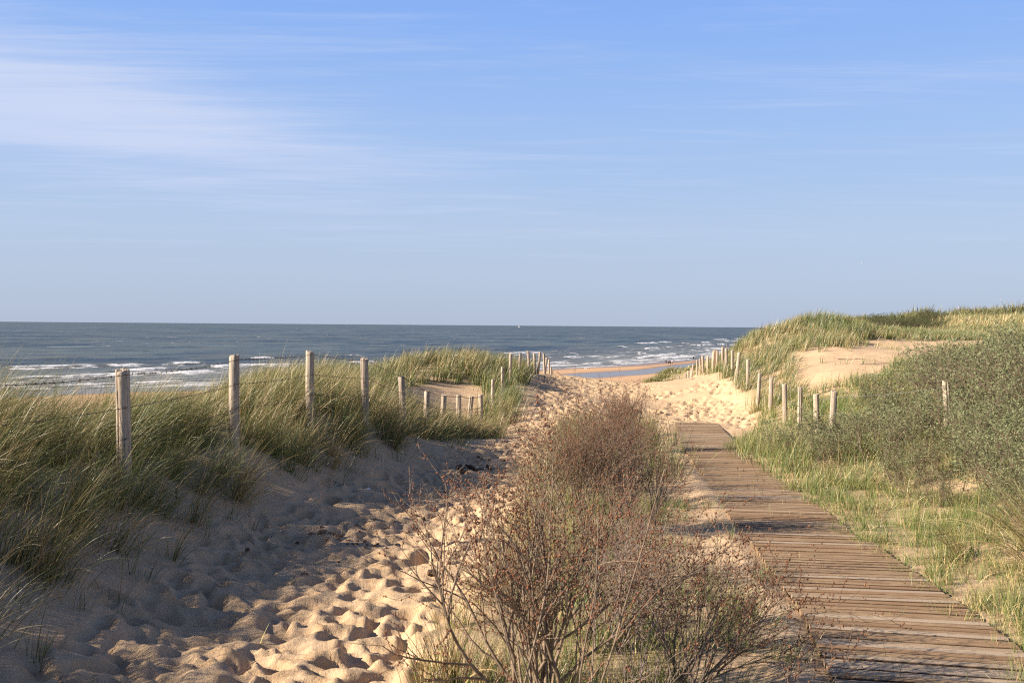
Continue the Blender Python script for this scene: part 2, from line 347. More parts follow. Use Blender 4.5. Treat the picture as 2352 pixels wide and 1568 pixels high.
def mat_grass():
    m, t, o = new_mat('grass_blade'); c = t.attr('col', 'Color')
    p = t.node('ShaderNodeBsdfPrincipled', i_Base_Color=c, i_Roughness=.42); p.inputs['Specular IOR Level'].default_value = .45
    tr = t.node('ShaderNodeBsdfTranslucent', i_Color=c); mx = t.node('ShaderNodeMixShader', i_0=.20)
    t.l.new(p.outputs[0], mx.inputs[1]); t.l.new(tr.outputs[0], mx.inputs[2]); t.l.new(mx.outputs[0], o.inputs[0]); return m
def mat_leaf(name, a, b):
    m, t, o = new_mat(name); g = t.node('ShaderNodeObjectInfo'); tc = t.node('ShaderNodeTexCoord').outputs['Object']
    c = t.mix(t.noise(tc, 5, 3, .7), rgb(*a), rgb(*b)); c = t.mix(t.math('MULTIPLY', t.attr('var'), .9), c, rgb(.345, .36, .19) if name.startswith('grey') else rgb(.12, .15, .05))
    p = t.node('ShaderNodeBsdfPrincipled', i_Base_Color=c, i_Roughness=.65); p.inputs['Specular IOR Level'].default_value = .3
    tr = t.node('ShaderNodeBsdfTranslucent', i_Color=c); mx = t.node('ShaderNodeMixShader', i_0=.22)
    t.l.new(p.outputs[0], mx.inputs[1]); t.l.new(tr.outputs[0], mx.inputs[2]); t.l.new(mx.outputs[0], o.inputs[0]); return m
def mat_noise(name, a, b, scale=20, rough=.8, stretch=(1, 1, 1), bump=.4, bd=.003):
    m, t, o = new_mat(name); tc = t.node('ShaderNodeTexCoord').outputs['Object']; v = t.mapping(tc, stretch)
    n = t.noise(v, scale, 4, .6); c = t.mix(t.ramp(n, .3, .7), rgb(*a), rgb(*b))
    principled(t, o, i_Base_Color=c, i_Roughness=rough, i_Normal=t.bump(n, bump, bd)); return m
def mat_post():
    m, t, o = new_mat('weathered_post_wood'); tc = t.node('ShaderNodeTexCoord').outputs['Object']; oi = t.node('ShaderNodeObjectInfo')
    off = t.node('ShaderNodeVectorMath', operation='ADD', i_0=tc); t.put(off.inputs[1], t.node('ShaderNodeCombineXYZ', i_0=t.math('MULTIPLY', oi.outputs['Random'], 40), i_2=t.math('MULTIPLY', oi.outputs['Random'], 17)).outputs[0])
    g = t.noise(t.mapping(off.outputs[0], (1, 1, .05)), 60, 5, .65); k = t.noise(t.mapping(off.outputs[0], (1, 1, .25)), 9, 4, .6)
    c = t.mix(t.ramp(g, .30, .68), rgb(.20, .155, .11), rgb(.50, .42, .33)); c = t.mix(t.math('MULTIPLY', t.ramp(k, .55, .75), .55), c, rgb(.27, .20, .14))
    c = t.mix(t.math('MULTIPLY', oi.outputs['Random'], .45), c, rgb(.50, .40, .28))
    cr = t.noise(t.mapping(off.outputs[0], (1, 1, .03)), 34, 3, .5); crk = t.ramp(t.math('ABSOLUTE', t.math('SUBTRACT', cr, .5)), .0, .018, a=1, b=0)
    c = t.mix(t.math('MULTIPLY', crk, .7), c, rgb(.07, .05, .04))
    principled(t, o, i_Base_Color=c, i_Roughness=.85, i_Normal=t.bump(g, .6, .006, t.bump(crk, -.8, .01))); return m
def mat_plank():
    m, t, o = new_mat('weathered_plank_wood'); tc = t.node('ShaderNodeTexCoord').outputs['Object']; s = t.attr('seed'); al = t.attr('along'); ac = t.attr('across')
    v = t.node('ShaderNodeCombineXYZ', i_0=al, i_1=ac, i_2=t.math('MULTIPLY', s, 37)).outputs[0]
    g = t.noise(t.mapping(v, (1.6, 60, 1)), 2.4, 6, .62, .6); k = t.noise(t.mapping(v, (3, 9, 1)), 1.6, 3)
    fine = t.noise(t.mapping(v, (6, 160, 1)), 2.0, 4, .7)
    c = t.mix(t.ramp(g, .34, .66), rgb(.225, .138, .070), rgb(.52, .385, .235))
    c = t.mix(t.ramp(fine, .40, .62, a=.55, b=0), c, rgb(.15, .085, .052))
    c = t.mix(t.ramp(s, .6, 1, a=0, b=.6), c, rgb(.46, .38, .29)); c = t.mix(t.ramp(s, 0, .4, a=.5, b=0), c, rgb(.25, .145, .075))
    kn = t.node('ShaderNodeTexVoronoi', i_Scale=1.0, i_Vector=t.mapping(v, (3.2, 13, 1))); c = t.mix(t.ramp(kn.outputs['Distance'], .03, .13, a=.85, b=0), c, rgb(.09, .045, .028))
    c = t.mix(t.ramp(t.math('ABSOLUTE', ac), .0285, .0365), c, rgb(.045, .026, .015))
    sp = t.noise(tc, 2.2, 4, .7); c = t.mix(t.math('MULTIPLY', t.ramp(sp, .60, .78), t.ramp(t.noise(tc, 60, 3, .7), .45, .60)), c, rgb(.52, .38, .23))   # blown sand
    p = principled(t, o, i_Base_Color=c, i_Roughness=.85, i_Normal=t.bump(g, .7, .006, t.bump(fine, .5, .003))); p.inputs['Specular IOR Level'].default_value = .2; return m
def mat_sea():
    m, t, o = new_mat('sea_water'); tc = t.node('ShaderNodeTexCoord').outputs['Object']; q = t.attr('q'); al = t.attr('t'); fo = t.attr('foam')
    v = t.node('ShaderNodeCombineXYZ', i_0=q, i_1=al).outputs[0]
    big = t.noise(t.mapping(v, (.010, .005, 1)), 1.0, 10, .80); mid = t.noise(t.mapping(v, (.05, .016, 1)), 1.0, 6, .72); sm = t.noise(t.mapping(v, (.55, .22, 1)), 1.0, 4, .6)
    c = t.mix(t.ramp(big, .40, .60), rgb(.012, .030, .046), rgb(.090, .118, .112)); c = t.mix(t.ramp(mid, .44, .66, a=0, b=.7), c, rgb(.15, .145, .11))
    c = t.mix(t.ramp(q, 15, 170, a=.55, b=0), c, rgb(.185, .175, .14))
    # spread foam in lanes parallel to the shore, thinning out to sea; scattered whitecaps
    lane = t.noise(t.mapping(v, (.13, .022, 1)), 1.0, 8, .74, .9); amt = t.ramp(q, 0, 150, False, .155, -.05)
    f1 = t.ramp(t.math('ADD', lane, amt), .62, .71)
    brk = t.noise(t.mapping(v, (.40, .10, 1)), 1.0, 8, .80); f2 = t.ramp(t.math('ADD', fo, t.math('MULTIPLY', t.math('SUBTRACT', brk, .5), 4.2)), .55, 1.05)
    cap = t.noise(t.mapping(v, (.035, .11, 1)), 1.0, 3, .6); cap2 = t.noise(t.mapping(v, (.006, .006, 1)), 1.0, 2)
    f3 = t.math('MULTIPLY', t.ramp(t.math('ADD', cap, t.math('MULTIPLY', cap2, .12)), .735, .78), t.ramp(q, 120, 300))
    f = t.math('MAXIMUM', t.math('MAXIMUM', t.math('MULTIPLY', f1, .85), f2), t.math('MULTIPLY', f3, .85), clamp=True)
    c = t.mix(f, c, rgb(.80, .80, .80))
    h = t.math('ADD', t.math('MULTIPLY', mid, 1.0), t.math('MULTIPLY', sm, .30))
    bp = t.bump(h, 1.0, 1.5)
    p = principled(t, o, i_Base_Color=c, i_Normal=bp); t.put(p.inputs['Roughness'], t.ramp(f, 0, 1, False, .42, .9)); p.inputs['IOR'].default_value = 1.33; p.inputs['Specular IOR Level'].default_value = .30
    return m
M = dict(sand=mat_sand(), grass=mat_grass(), post=mat_post(), plank=mat_plank(), sea=mat_sea(),
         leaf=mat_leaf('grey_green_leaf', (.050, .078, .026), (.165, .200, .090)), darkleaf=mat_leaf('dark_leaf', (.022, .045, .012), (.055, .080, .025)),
         bark=mat_noise('brown_bark', (.095, .066, .042), (.27, .20, .135), 30), pale_bark=mat_noise('pale_bark', (.14, .09, .07), (.30, .24, .20), 30),
         dark_bark=mat_noise('dark_bark', (.045, .025, .018), (.12, .07, .05), 30),
         bud=mat_noise('rust_bud', (.12, .045, .020), (.24, .10, .045), 60), wire=mat_noise('rusty_wire', (.03, .022, .018), (.07, .045, .03), 80, .6),
         zinc=mat_noise('grey_wire', (.16, .17, .18), (.32, .33, .34), 80, .45), dung=mat_noise('dark_lump', (.035, .020, .012), (.13, .075, .042), 60, .85, bump=.8, bd=.01),
         tan_dung=mat_noise('dry_lump', (.12, .07, .04), (.26, .16, .09), 60, .9, bump=.8, bd=.01),
         white=mat_noise('white_paint', (.72, .72, .72), (.85, .85, .85), 5, .6), gullgrey=mat_noise('gull_grey', (.35, .37, .4), (.5, .5, .52), 5, .7),
         skin=mat_noise('skin', (.42, .24, .17), (.52, .32, .23), 5, .6), black=mat_noise('black_cloth', (.012, .013, .018), (.03, .03, .04), 12, .9),
         brown=mat_noise('brown_cloth', (.10, .04, .03), (.16, .07, .05), 12, .9), pale=mat_noise('pale_cloth', (.5, .5, .52), (.62, .62, .64), 12, .9),
         hair=mat_noise('hair', (.03, .02, .015), (.07, .045, .03), 40, .7), dkwood=mat_noise('brown_split_wood', (.07, .035, .02), (.20, .10, .055), 50, .85, (1, 1, .06)),
         water=None)

def mat_pool():
    m, t, o = new_mat('still_water'); tc = t.node('ShaderNodeTexCoord').outputs['Object']
    n = t.noise(t.mapping(tc, (.8, .8, 1)), 1.0, 3)
    p = principled(t, o, i_Base_Color=rgb(.20, .17, .13), i_Roughness=.25, i_Normal=t.bump(n, .25, .12)); p.inputs['IOR'].default_value = 1.33; return m
M['water'] = mat_pool()

# ------------------------------------------------------------------ ground sheet
def build_ground():
    r = [8.0]
    while r[-1] < 146: r.append(r[-1] * 1.0030)
    while r[-1] < 60000: r.append(r[-1] * (1.009 if r[-1] < 900 else 1.05))
    r = np.array(r); c = np.linspace(-.84, .84, 1050)
    X = r[:, None] * c[None, :]; Y = r[:, None] - 6.0 + 0 * X
    Z = height(X.ravel(), Y.ravel()).reshape(X.shape)
    q, t = shore(X.ravel(), Y.ravel()); s = -q; pd = pool_d(X.ravel(), Y.ravel()) + 3 * (fbm(X.ravel() / 9, Y.ravel() / 9, 8, 3) - .5)
    wob = 10 * (fbm(X.ravel() / 25, Y.ravel() / 25, 4, 3) - .5)
    wet = np.maximum(1 - sstep(5, 17, s + wob), 1 - sstep(0, 6, pd)); bch = 1 - sstep(0.9, 2.2, Z.ravel())
    far = Z.ravel() > 1.5; wet[far] = 0
    x, y = X.ravel(), Y.ravel()
    lit = grass_cover(x, y)
    n0, n1 = X.shape; idx = np.arange(n0 * n1).reshape(n0, n1)
    Fc = np.stack([idx[:-1, :-1], idx[:-1, 1:], idx[1:, 1:], idx[1:, :-1]], -1).reshape(-1, 4)
    me = npmesh('sand_ground', np.stack([x, y, Z.ravel()], 1), Fc, True, dict(wet=wet * bch, beach=bch, litter=lit))
    o = link('sand_ground', me, M['sand']); tag(o, 'trodden pale dune sand running down to the flat beach', None, kind='structure')
def grass_cover(x, y):
    """0..1 how much of the sand is under plants (litter colour)"""
    toe = interp(TOE, y); L = sstep(.2, 1.0, toe - x) * (y < 60)
    Rr = sstep(.0, .5, x - right_edge(y) - .05) * (y < 118) * (x > 0)
    C = sstep(0, .5, x - interp(PR, y)) * sstep(0.9, 1.4, interp(BW, y) - BWW - x + .4) * (y < 22)
    v = np.maximum(np.maximum(L * .8, Rr * .85), C * .6)
    v = np.where(inpoly(x, y, BLOW) | inpoly(x, y, SANDL), 0, v)
    return v * sstep(.30, .55, fbm(x / 1.1, y / 1.1, 77, 3) + .08)
build_ground()

# ------------------------------------------------------------------ sea
def build_sea():
    r = [190.0]
    while r[-1] < 1500: r.append(r[-1] * 1.0036)
    while r[-1] < 60000: r.append(r[-1] * 1.02)
    r = np.array(r); c = np.linspace(-.84, .84, 760); X = (r[:, None] * c[None, :]); Y = r[:, None] - 6.0 + 0 * X; sh = X.shape
    x = X.ravel(); y = Y.ravel(); q, t = shore(x, y); z = np.zeros(len(x)); foam = np.zeros(len(x))
    for k, (q0, wd, hh) in enumerate([(5, 2.2, .25), (17, 3, .45), (34, 4, .6), (52, 4, .85), (74, 4.5, 1.1), (103, 5, 1.2), (140, 6, 1.0)]):
        c0 = q0 + (8 + 2.5 * k) * (fbm(t / 55, t * 0 + k * 3.7, 60 + k, 4) - .5)
        pres = sstep(.48 + .015 * k, .62, fbm(t / (30 + 5 * k), t * 0 + 9.1 * k, 80 + k, 4)); d = q - c0
        prof = np.where(d < 0, np.exp(-(d / (wd * .55)) ** 2), np.exp(-(d / (wd * 1.3)) ** 2)); z += hh * prof * (.25 + .75 * pres)
        foam = np.maximum(foam, pres * np.where(d < 0, np.exp(-(np.abs(d) / (wd * 1.5)) ** 1.4), np.exp(-(d / (wd * .45)) ** 2)) * 1.0)
    amp = sstep(10, 160, q) * .42
    z += amp * ((fbm(q / 13 + .6 * np.sin(t / 60), t / 45, 21, 3) - .5) * 2.2 + (fbm(q / 5, t / 11, 23, 2) - .5) * .8)
    z += np.where(q < 0, 0.02, 0)
    V = np.stack([x, y, z], 1); n0, n1 = sh; idx = np.arange(n0 * n1).reshape(n0, n1)
    Fc = np.stack([idx[:-1, :-1], idx[:-1, 1:], idx[1:, 1:], idx[1:, :-1]], -1).reshape(-1, 4)
    keep = (q[Fc] > -14).all(1); Fc = Fc[keep]; used = np.zeros(len(V), bool); used[Fc.ravel()] = True; remap = np.cumsum(used) - 1
    me = npmesh('sea', V[used], remap[Fc], True, dict(q=q[used], t=t[used] % 5000, foam=foam[used]))
    tag(link('sea', me, M['sea']), 'blue-grey sea with white breakers rolling onto the beach', None, kind='structure')
    # lagoon left on the beach by the tide
    pv = []; pf = []
    for i, (p, wd) in enumerate(POOL):
        a = POOL[max(i - 1, 0)][0]; b = POOL[min(i + 1, len(POOL) - 1)][0]; d = Vector((b[0] - a[0], b[1] - a[1])).normalized(); nrm = Vector((-d.y, d.x))
        for s in (-1, 1): pv.append((p[0] + nrm.x * s * (wd + 7), p[1] + nrm.y * s * (wd + 7), .25))
        if i: pf.append((2 * i - 2, 2 * i - 1, 2 * i + 1, 2 * i))
    tag(link('tidal_pool', npmesh('tidal_pool', pv, pf), M['water']), 'long shallow pool of still water lying on the beach', None, kind='structure')
build_sea()

# ------------------------------------------------------------------ boardwalk
def build_boardwalk():
    root = empty('boardwalk', (2.0, 4.0, h1(2.0, 4.0)))
    tag(root, 'brown weathered wooden boardwalk crossing the sand between the shrubs', 'boardwalk')
    a = np.array(BW); seg = np.hypot(np.diff(a[:, 0]), np.diff(a[:, 1])); S = np.concatenate([[0], np.cumsum(seg)]); total = S[-1]
    def at(s): return np.array([np.interp(s, S, a[:, 0]), np.interp(s, S, a[:, 1])])
    HZ = [(y, float(ground(np.array([x]), np.array([y]))[0]) + .055) for x, y in a]
    sj = [0, S[3] + .25, S[5] - .35, total]   # joints between the three deck sections
    rnd = random.Random(4)
    for k in range(3):
        V = []; Fq = []; seed = []; al = []; ac = []; s = sj[k]; side = [0.0, -.05, .03][k]; dz = [0.012, -.012, .0][k]
        while s < sj[k + 1] - .05:
            wd = rnd.uniform(.096, .106); c = at(s + wd / 2); e = at(s + wd / 2 + .6) - at(s + wd / 2 - .6); ang = math.atan2(e[1], e[0]) - math.pi / 2 + rnd.gauss(0, .0025)
            ux, uy = math.cos(ang), math.sin(ang); vx, vy = -uy, ux; half = BWW + rnd.uniform(-.004, .004); jit = side + rnd.gauss(0, .004)
            z = np.interp(c[1], [h[0] for h in HZ], [h[1] for h in HZ]) + dz + rnd.gauss(0, .0022); tw = rnd.gauss(0, .0013); sd = rnd.random(); n = 7; b0 = len(V); hw = wd / 2 - .0105
            bow = rnd.gauss(0, .0012); cup = rnd.uniform(-.001, .003)
            prof = [(-hw, -.030), (-hw, -.009), (-hw + .008, .0), (-hw * .4, cup), (hw * .4, cup), (hw - .008, .0), (hw, -.009), (hw, -.030)]
            for i in range(n):
                f = i / (n - 1) * 2 - 1; L = f * half + jit
                for j, (pw, pz) in enumerate(prof):
                    wv = pw * (1 + .03 * math.sin(i * 2.1 + sd * 20 + j))
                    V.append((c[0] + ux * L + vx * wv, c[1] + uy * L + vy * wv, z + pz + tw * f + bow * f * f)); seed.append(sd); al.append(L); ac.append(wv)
            m_ = len(prof)
            for i in range(n - 1):
                for j in range(m_):
                    Fq.append((b0 + i * m_ + j, b0 + i * m_ + (j + 1) % m_, b0 + (i + 1) * m_ + (j + 1) % m_, b0 + (i + 1) * m_ + j))
            for b in (b0, b0 + (n - 1) * m_):
                Fq += [(b, b + 1, b + 6, b + 7), (b + 1, b + 2, b + 5, b + 6), (b + 2, b + 3, b + 4, b + 5)]
            s += wd
        V = np.array(V) - np.array(root.location)
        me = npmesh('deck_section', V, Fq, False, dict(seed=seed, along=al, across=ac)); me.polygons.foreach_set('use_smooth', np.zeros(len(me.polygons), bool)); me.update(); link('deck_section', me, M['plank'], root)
    for sd_ in (-1, 1):      # bearers below both edges
        V = []; Fq = []; ss = np.linspace(0.05, total - .05, 60)
        for i, s in enumerate(ss):
            c = at(s); e = at(s + .5) - at(s - .5); L = math.hypot(*e); nx_, ny_ = e[1] / L, -e[0] / L; z = np.interp(c[1], [h[0] for h in HZ], [h[1] for h in HZ]) - .042
            for (o_, zz) in ((-.03, 0), (.03, 0), (.03, -.10), (-.03, -.10)):
                V.append((c[0] + nx_ * (sd_ * (BWW - .10) + o_), c[1] + ny_ * (sd_ * (BWW - .10) + o_), z + zz))
            if i:
                b = 4 * i
                for j in range(4): Fq.append((b - 4 + j, b - 4 + (j + 1) % 4, b + (j + 1) % 4, b + j))
        link('bearer', npmesh('bearer', np.array(V) - np.array(root.location), Fq), M['dark_bark'], root)
build_boardwalk()

# ------------------------------------------------------------------ fences
def post_mesh(seed, rad, H, depth=.55, crack=None, lean=(0, 0), flat=False):
    rnd = np.random.default_rng(seed); n = 44; zs = np.concatenate([np.linspace(-depth, H - .012, 16), [H]]); V = []
    ph = rnd.uniform(0, 6.28, 6); ca = crack if crack is not None else rnd.uniform(-3.4, .3); cd = rnd.uniform(.15, .4) if crack is None else .75
    for i, z in enumerate(zs):
        f = (z + depth) / (H + depth)
        for j in range(n):
            a = j / n * 2 * math.pi
            r = rad * (1.04 - .08 * f) * (1 + .03 * math.sin(3 * a + ph[0] + z * 1.2) + .02 * math.sin(7 * a + ph[1] + z) + .015 * math.sin(2.3 * z * 4 + ph[2] + a))
            da = math.atan2(math.sin(a - ca - .12 * math.sin(z * 3 + ph[3])), math.cos(a - ca - .12 * math.sin(z * 3 + ph[3])))
            r *= 1 - cd * math.exp(-(da / (.13 if crack is None else .16)) ** 2) * (.25 + .75 * f)
            if i == len(zs) - 1: r *= .93
            zt = z + (0 if i < 15 else .010 * math.sin(a + ph[4]) + .006 * math.sin(3 * a + ph[5]) + rnd.normal() * .003)
            V.append((r * math.cos(a) + lean[0] * (z / H), r * math.sin(a) + lean[1] * (z / H), zt))
    Fq = []
    for i in range(len(zs) - 1):
        for j in range(n): Fq.append((i * n + j, i * n + (j + 1) % n, (i + 1) * n + (j + 1) % n, (i + 1) * n + j))
    me = bpy.data.meshes.new('post'); top = len(V); V.append((lean[0], lean[1], H - .002)); b = (len(zs) - 1) * n
    me.from_pydata(V, [], Fq + [(b + j, b + (j + 1) % n, top) for j in range(n)]); me.polygons.foreach_set('use_smooth', [True] * len(Fq) + [False] * n); me.update(); return me
def tubes(segs, sides=3):
    """segs: (n,8) p0 p1 r0 r1 -> V,F of open prisms"""
    s = np.asarray(segs, float); p0 = s[:, 0:3]; p1 = s[:, 3:6]; d = p1 - p0; d /= np.linalg.norm(d, axis=1, keepdims=True) + 1e-9
    ref = np.where(np.abs(d[:, 2:3]) > .9, np.array([[1., 0, 0]]), np.array([[0, 0, 1.]])); a = np.cross(d, ref); a /= np.linalg.norm(a, axis=1, keepdims=True) + 1e-9; b = np.cross(d, a)
    V = np.empty((len(s), 2 * sides, 3))
    for j in range(sides):
        t = 2 * math.pi * j / sides; o = a * math.cos(t) + b * math.sin(t); V[:, j] = p0 + o * s[:, 6:7]; V[:, sides + j] = p1 + o * s[:, 7:8]
    base = np.arange(len(s))[:, None, None] * 2 * sides
    Fq = np.array([[j, (j + 1) % sides, sides + (j + 1) % sides, sides + j] for j in range(sides)])[None] + base
    return V.reshape(-1, 3), Fq.reshape(-1, 4)
def wire_segs(a, b, sag, r, barbs, rnd):
    n = 14; out = []; prev = None
    for i in range(n + 1):
        f = i / n; p = np.array(a) * (1 - f) + np.array(b) * f; p[2] -= sag * 4 * f * (1 - f)
        if prev is not None: out.append([*prev, *p, r, r])
        prev = p
    if barbs:
        L = np.linalg.norm(np.array(b) - np.array(a)); k = int(L / .11)
        for i in range(k):
            f = (i + .5) / k; p = np.array(a) * (1 - f) + np.array(b) * f; p[2] -= sag * 4 * f * (1 - f)
            for _ in range(2):
                v = np.array([rnd.gauss(0, .4), rnd.gauss(0, .4), rnd.gauss(0, 1)]); v = v / np.linalg.norm(v) * .018; out.append([*(p - v), *(p + v), r * .8, r * .5])
            d = (np.array(b) - np.array(a)) / L * .010; out.append([*(p - d), *(p + d), r * 1.8, r * 1.8])
    return out
def build_fence(name, label, spec, strands, wirer, barbs, cracks, leans, smesh, drop0=.97, pre=None):
    rnd = random.Random(11); tops = []; p0 = P(*spec[0][:3]); root = empty('post_and_wire_fence', (p0.x, p0.y, h1(p0.x, p0.y))); tag(root, label, 'fence'); base = np.array(root.location)
    tops = []; g = 0
    if pre is not None: tops.append(np.array(pre))
    for i, e in enumerate(spec):
        p = P(*e[:3]); gz = h1(p.x, p.y); H = max(p.z - gz, .35); ln = leans.get(i, (rnd.gauss(0, .034), rnd.gauss(0, .03)))
        me = post_mesh(smesh + i, e[3], H, .5, cracks.get(i), ln); o = link('post', me, M['post'], root); o.location = (p.x - base[0] - ln[0], p.y - base[1] - ln[1], gz - base[2])
        if i in cracks and name == 'L': o['label'] = 'nearest post with a long dark split down its left side'
        tops.append(np.array([p.x, p.y, p.z]))
    for k, dz in enumerate(strands):
        segs = []
        for i in range(len(tops) - 1):
            if dz > .5 and i > 5 and name == 'L': continue
            a, b = tops[i].copy(), tops[i + 1].copy(); a[2] -= dz + .01 * math.sin(i * 7 + k); b[2] -= dz + .01 * math.sin((i + 1) * 7 + k)
            d = (b - a); n = np.array([-d[1], d[0], 0]); n /= np.linalg.norm(n); n = n * (-1 if n[1] > 0 else 1) * .064; ra = wirer * (1 if tops[i][1] < 16 else min(1.7, tops[i][1] / 16))
            segs += wire_segs(a + n - base, b + n - base, rnd.uniform(.01, .05) * min(1, np.linalg.norm(d) / 3), ra, barbs and tops[i][1] < 30, rnd)
        V, Fq = tubes(segs, 4); link('barbed_wire' if barbs else 'wire', npmesh('wire', V, Fq), M['wire'] if barbs else M['zinc'], root)
    return root
def extra_posts(root, items, mat='post', sd=500):
    base = np.array(root.location)
    for i, (xd, yd, Y, r_, ln) in enumerate(items):
        p = P(xd, yd, Y); gz = h1(p.x, p.y); me = post_mesh(sd + i, r_, max(p.z - gz, .3), .5, None, ln); o = link('post', me, M[mat], root); o.location = (p.x - base[0] - ln[0], p.y - base[1] - ln[1], gz - base[2])
        if mat != 'post': o['label'] = 'dark brown split post, rotted and leaning'
fl = build_fence('L', 'barbed wire fence of grey round posts along the left grass bank', LF, (.035, .32, .60), .0022, True, {0: -2.25}, {0: (-.02, 0), 1: (.0, .0), 2: (0, 0), 3: (-.02, 0), 16: (.10, 0), 17: (-.05, 0)}, 100, pre=(-3.85, 6.2, CAMZ - .37))
fr = build_fence('R', 'wire fence of pale round posts curving up right dune and down towards beach', RF, (.10, .42, .72), .0020, False, {}, {14: (.03, 0), 15: (-.06, 0), 16: (-.07, 0)}, 300)
extra_posts(fr, [(1640.5, 803, 45.2, .058, (.08, 0)), (1623, 816, 49.5, .045, (-.06, 0)), (1575.5, 858, 71, .05, (-.12, 0))])
extra_posts(fr, [(1645.5, 803, 44.9, .075, (.05, 0))], 'dkwood', 520)
lp = P(690, 862, 27.0); lo_ = link('wooden_post', post_mesh(77, .052, lp.z - h1(lp.x, lp.y), .4), M['post']); lo_.location = (lp.x, lp.y, h1(lp.x, lp.y)); tag(lo_, 'lone pale post tip poking out of the grass behind the barbed wire', 'post')
# the low row of posts where the slope runs out towards the beach
low = [(1514.5, 862, 86, .055), (1518.5, 858, 90, .055), (1524.5, 856, 92, .065), (1532.5, 857, 96, .055), (1563.5, 841, 96, .06)]
q0 = P(*low[0][:3]); rt2 = empty('low_post_row', (q0.x, q0.y, h1(q0.x, q0.y))); tag(rt2, 'short row of small pale posts beyond the sand crest, left of longer fence', 'fence')
extra_posts(rt2, [(a, b, c, r_, (.05 * (-1) ** i, 0)) for i, (a, b, c, r_) in enumerate(low)], 'post', 540)

# ------------------------------------------------------------------ grass
GREEN = [(.055, .110, .018), (.080, .135, .025), (.038, .080, .016), (.105, .155, .034), (.052, .100, .038)]
STRAW = [(.42, .32, .15), (.36, .265, .12), (.50, .40, .21), (.30, .21, .10), (.25, .16, .08)]
def pick(rng, n, straw, bright=1.0):
    g = np.array(GREEN)[rng.integers(0, 5, n)]; s = np.array(STRAW)[rng.integers(0, 5, n)]; k = rng.random(n)[:, None] < np.asarray(straw).reshape(-1, 1)
    c = np.where(k, s, g) * rng.uniform(.75, 1.25, (n, 1)) * bright; mixf = rng.random((n, 1)) * .35; return c * (1 - mixf) + (g + s) / 2 * mixf
def blades(rng, root, L, az, a0, bend, wd, col, K):
    """bent tapering ribbons; returns V, F, colours"""
    n = len(root); pts = np.empty((n, K + 1, 3)); tan = np.empty((n, K + 1, 3)); p = root.astype(float).copy(); dirx = np.cos(az); diry = np.sin(az)
    for i in range(K + 1):
        th = a0 + bend * (i / K) ** 1.3; t = np.stack([np.sin(th) * dirx, np.sin(th) * diry, np.cos(th)], 1); pts[:, i] = p; tan[:, i] = t; p = p + t * (L / K)[:, None]
    rv = rng.normal(size=(n, 3)); rv[:, 1] *= .5; rv[:, 2] *= .6
    side = np.cross(tan.reshape(-1, 3), np.repeat(rv, K + 1, 0)); side /= np.linalg.norm(side, axis=1, keepdims=True) + 1e-9; side = side.reshape(n, K + 1, 3)
    prof = (1 - np.linspace(0, 1, K + 1) ** 1.6); V = np.empty((n, 2 * K + 1, 3)); hw = (wd / 2)[:, None, None] * prof[None, :, None]
    V[:, 0:2 * K:2] = (pts - side * hw)[:, :K]; V[:, 1:2 * K:2] = (pts + side * hw)[:, :K]; V[:, 2 * K] = pts[:, K]
    tri = []
    for i in range(K - 1): b = 2 * i; tri += [(b, b + 1, b + 3), (b, b + 3, b + 2)]
    b = 2 * (K - 1); tri.append((b, b + 1, b + 2)); tri = np.array(tri)
    Fc = (tri[None] + (np.arange(n) * (2 * K + 1))[:, None, None]).reshape(-1, 3)
    tipf = np.concatenate([np.repeat(np.arange(K) / K, 2), [1.0]]); tipc = np.array([.40, .30, .14])
    C = col[:, None, :] * (1 - .22 * tipf[None, :, None]) + tipc * (.22 * tipf[None, :, None]); return V.reshape(-1, 3), Fc, C.reshape(-1, 3)
def join(parts):
    V = []; Fc = []; C = []; o = 0
    for v, f, c in parts: V.append(v); Fc.append(f + o); C.append(c); o += len(v)
    return np.concatenate(V), np.concatenate(Fc), np.concatenate(C)
def tuft_blades(rng, cx, cy, nb, rad, Lm, wind=.55, straw=.5, wmul=1.0, spread=.55, bend=.9, windaz=0.0, hfun=height, K=None, bright=1.0, wmin=.0042, lvar=.28):
    """arrays of tuft centres -> one soup of blades; nb blades per tuft"""
    n = len(cx); idx = np.repeat(np.arange(n), nb); N = len(idx); rr = rng.normal(size=N) * rad; aa = rng.uniform(0, 2 * math.pi, N)
    x = np.asarray(cx)[idx] + rr * np.cos(aa); y = np.asarray(cy)[idx] + rr * np.sin(aa); z = hfun(x, y) - .02
    L = np.broadcast_to(Lm, (n,))[idx] * np.clip(rng.normal(1, lvar, N), .35, 1.7)
    out = np.sign(rr) * np.minimum(np.abs(rr) / (rad + 1e-6), 2) * spread * .5; tw = rng.normal(0, .12, n)[idx]
    vx = out * np.cos(aa) + (wind + tw) * math.cos(windaz) + rng.normal(0, .22, N) * spread * 1.3; vy = out * np.sin(aa) + (wind * 0 + 0) + (wind + tw) * math.sin(windaz) + rng.normal(0, .22, N) * spread * 1.3
    lean = np.hypot(vx, vy); az = np.arctan2(vy, vx); a0 = np.clip(lean * .55, 0, 1.1); bd = np.clip(lean * bend * rng.uniform(.6, 1.5, N), 0, 1.6)
    dist = np.maximum(y, 2); wd = np.maximum(wmin, dist * .00042) * wmul * rng.uniform(.7, 1.35, N)
    stw = np.broadcast_to(straw, (n,))[idx]; return blades(rng, np.stack([x, y, z], 1), L, az, a0, bd, wd, pick(rng, N, stw, bright), K)
def scatter(rng, x0, x1, y0, y1, dens, test):
    n = int((x1 - x0) * (y1 - y0) * dens); x = rng.uniform(x0, x1, n); y = rng.uniform(y0, y1, n); k = test(x, y); return x[k], y[k]
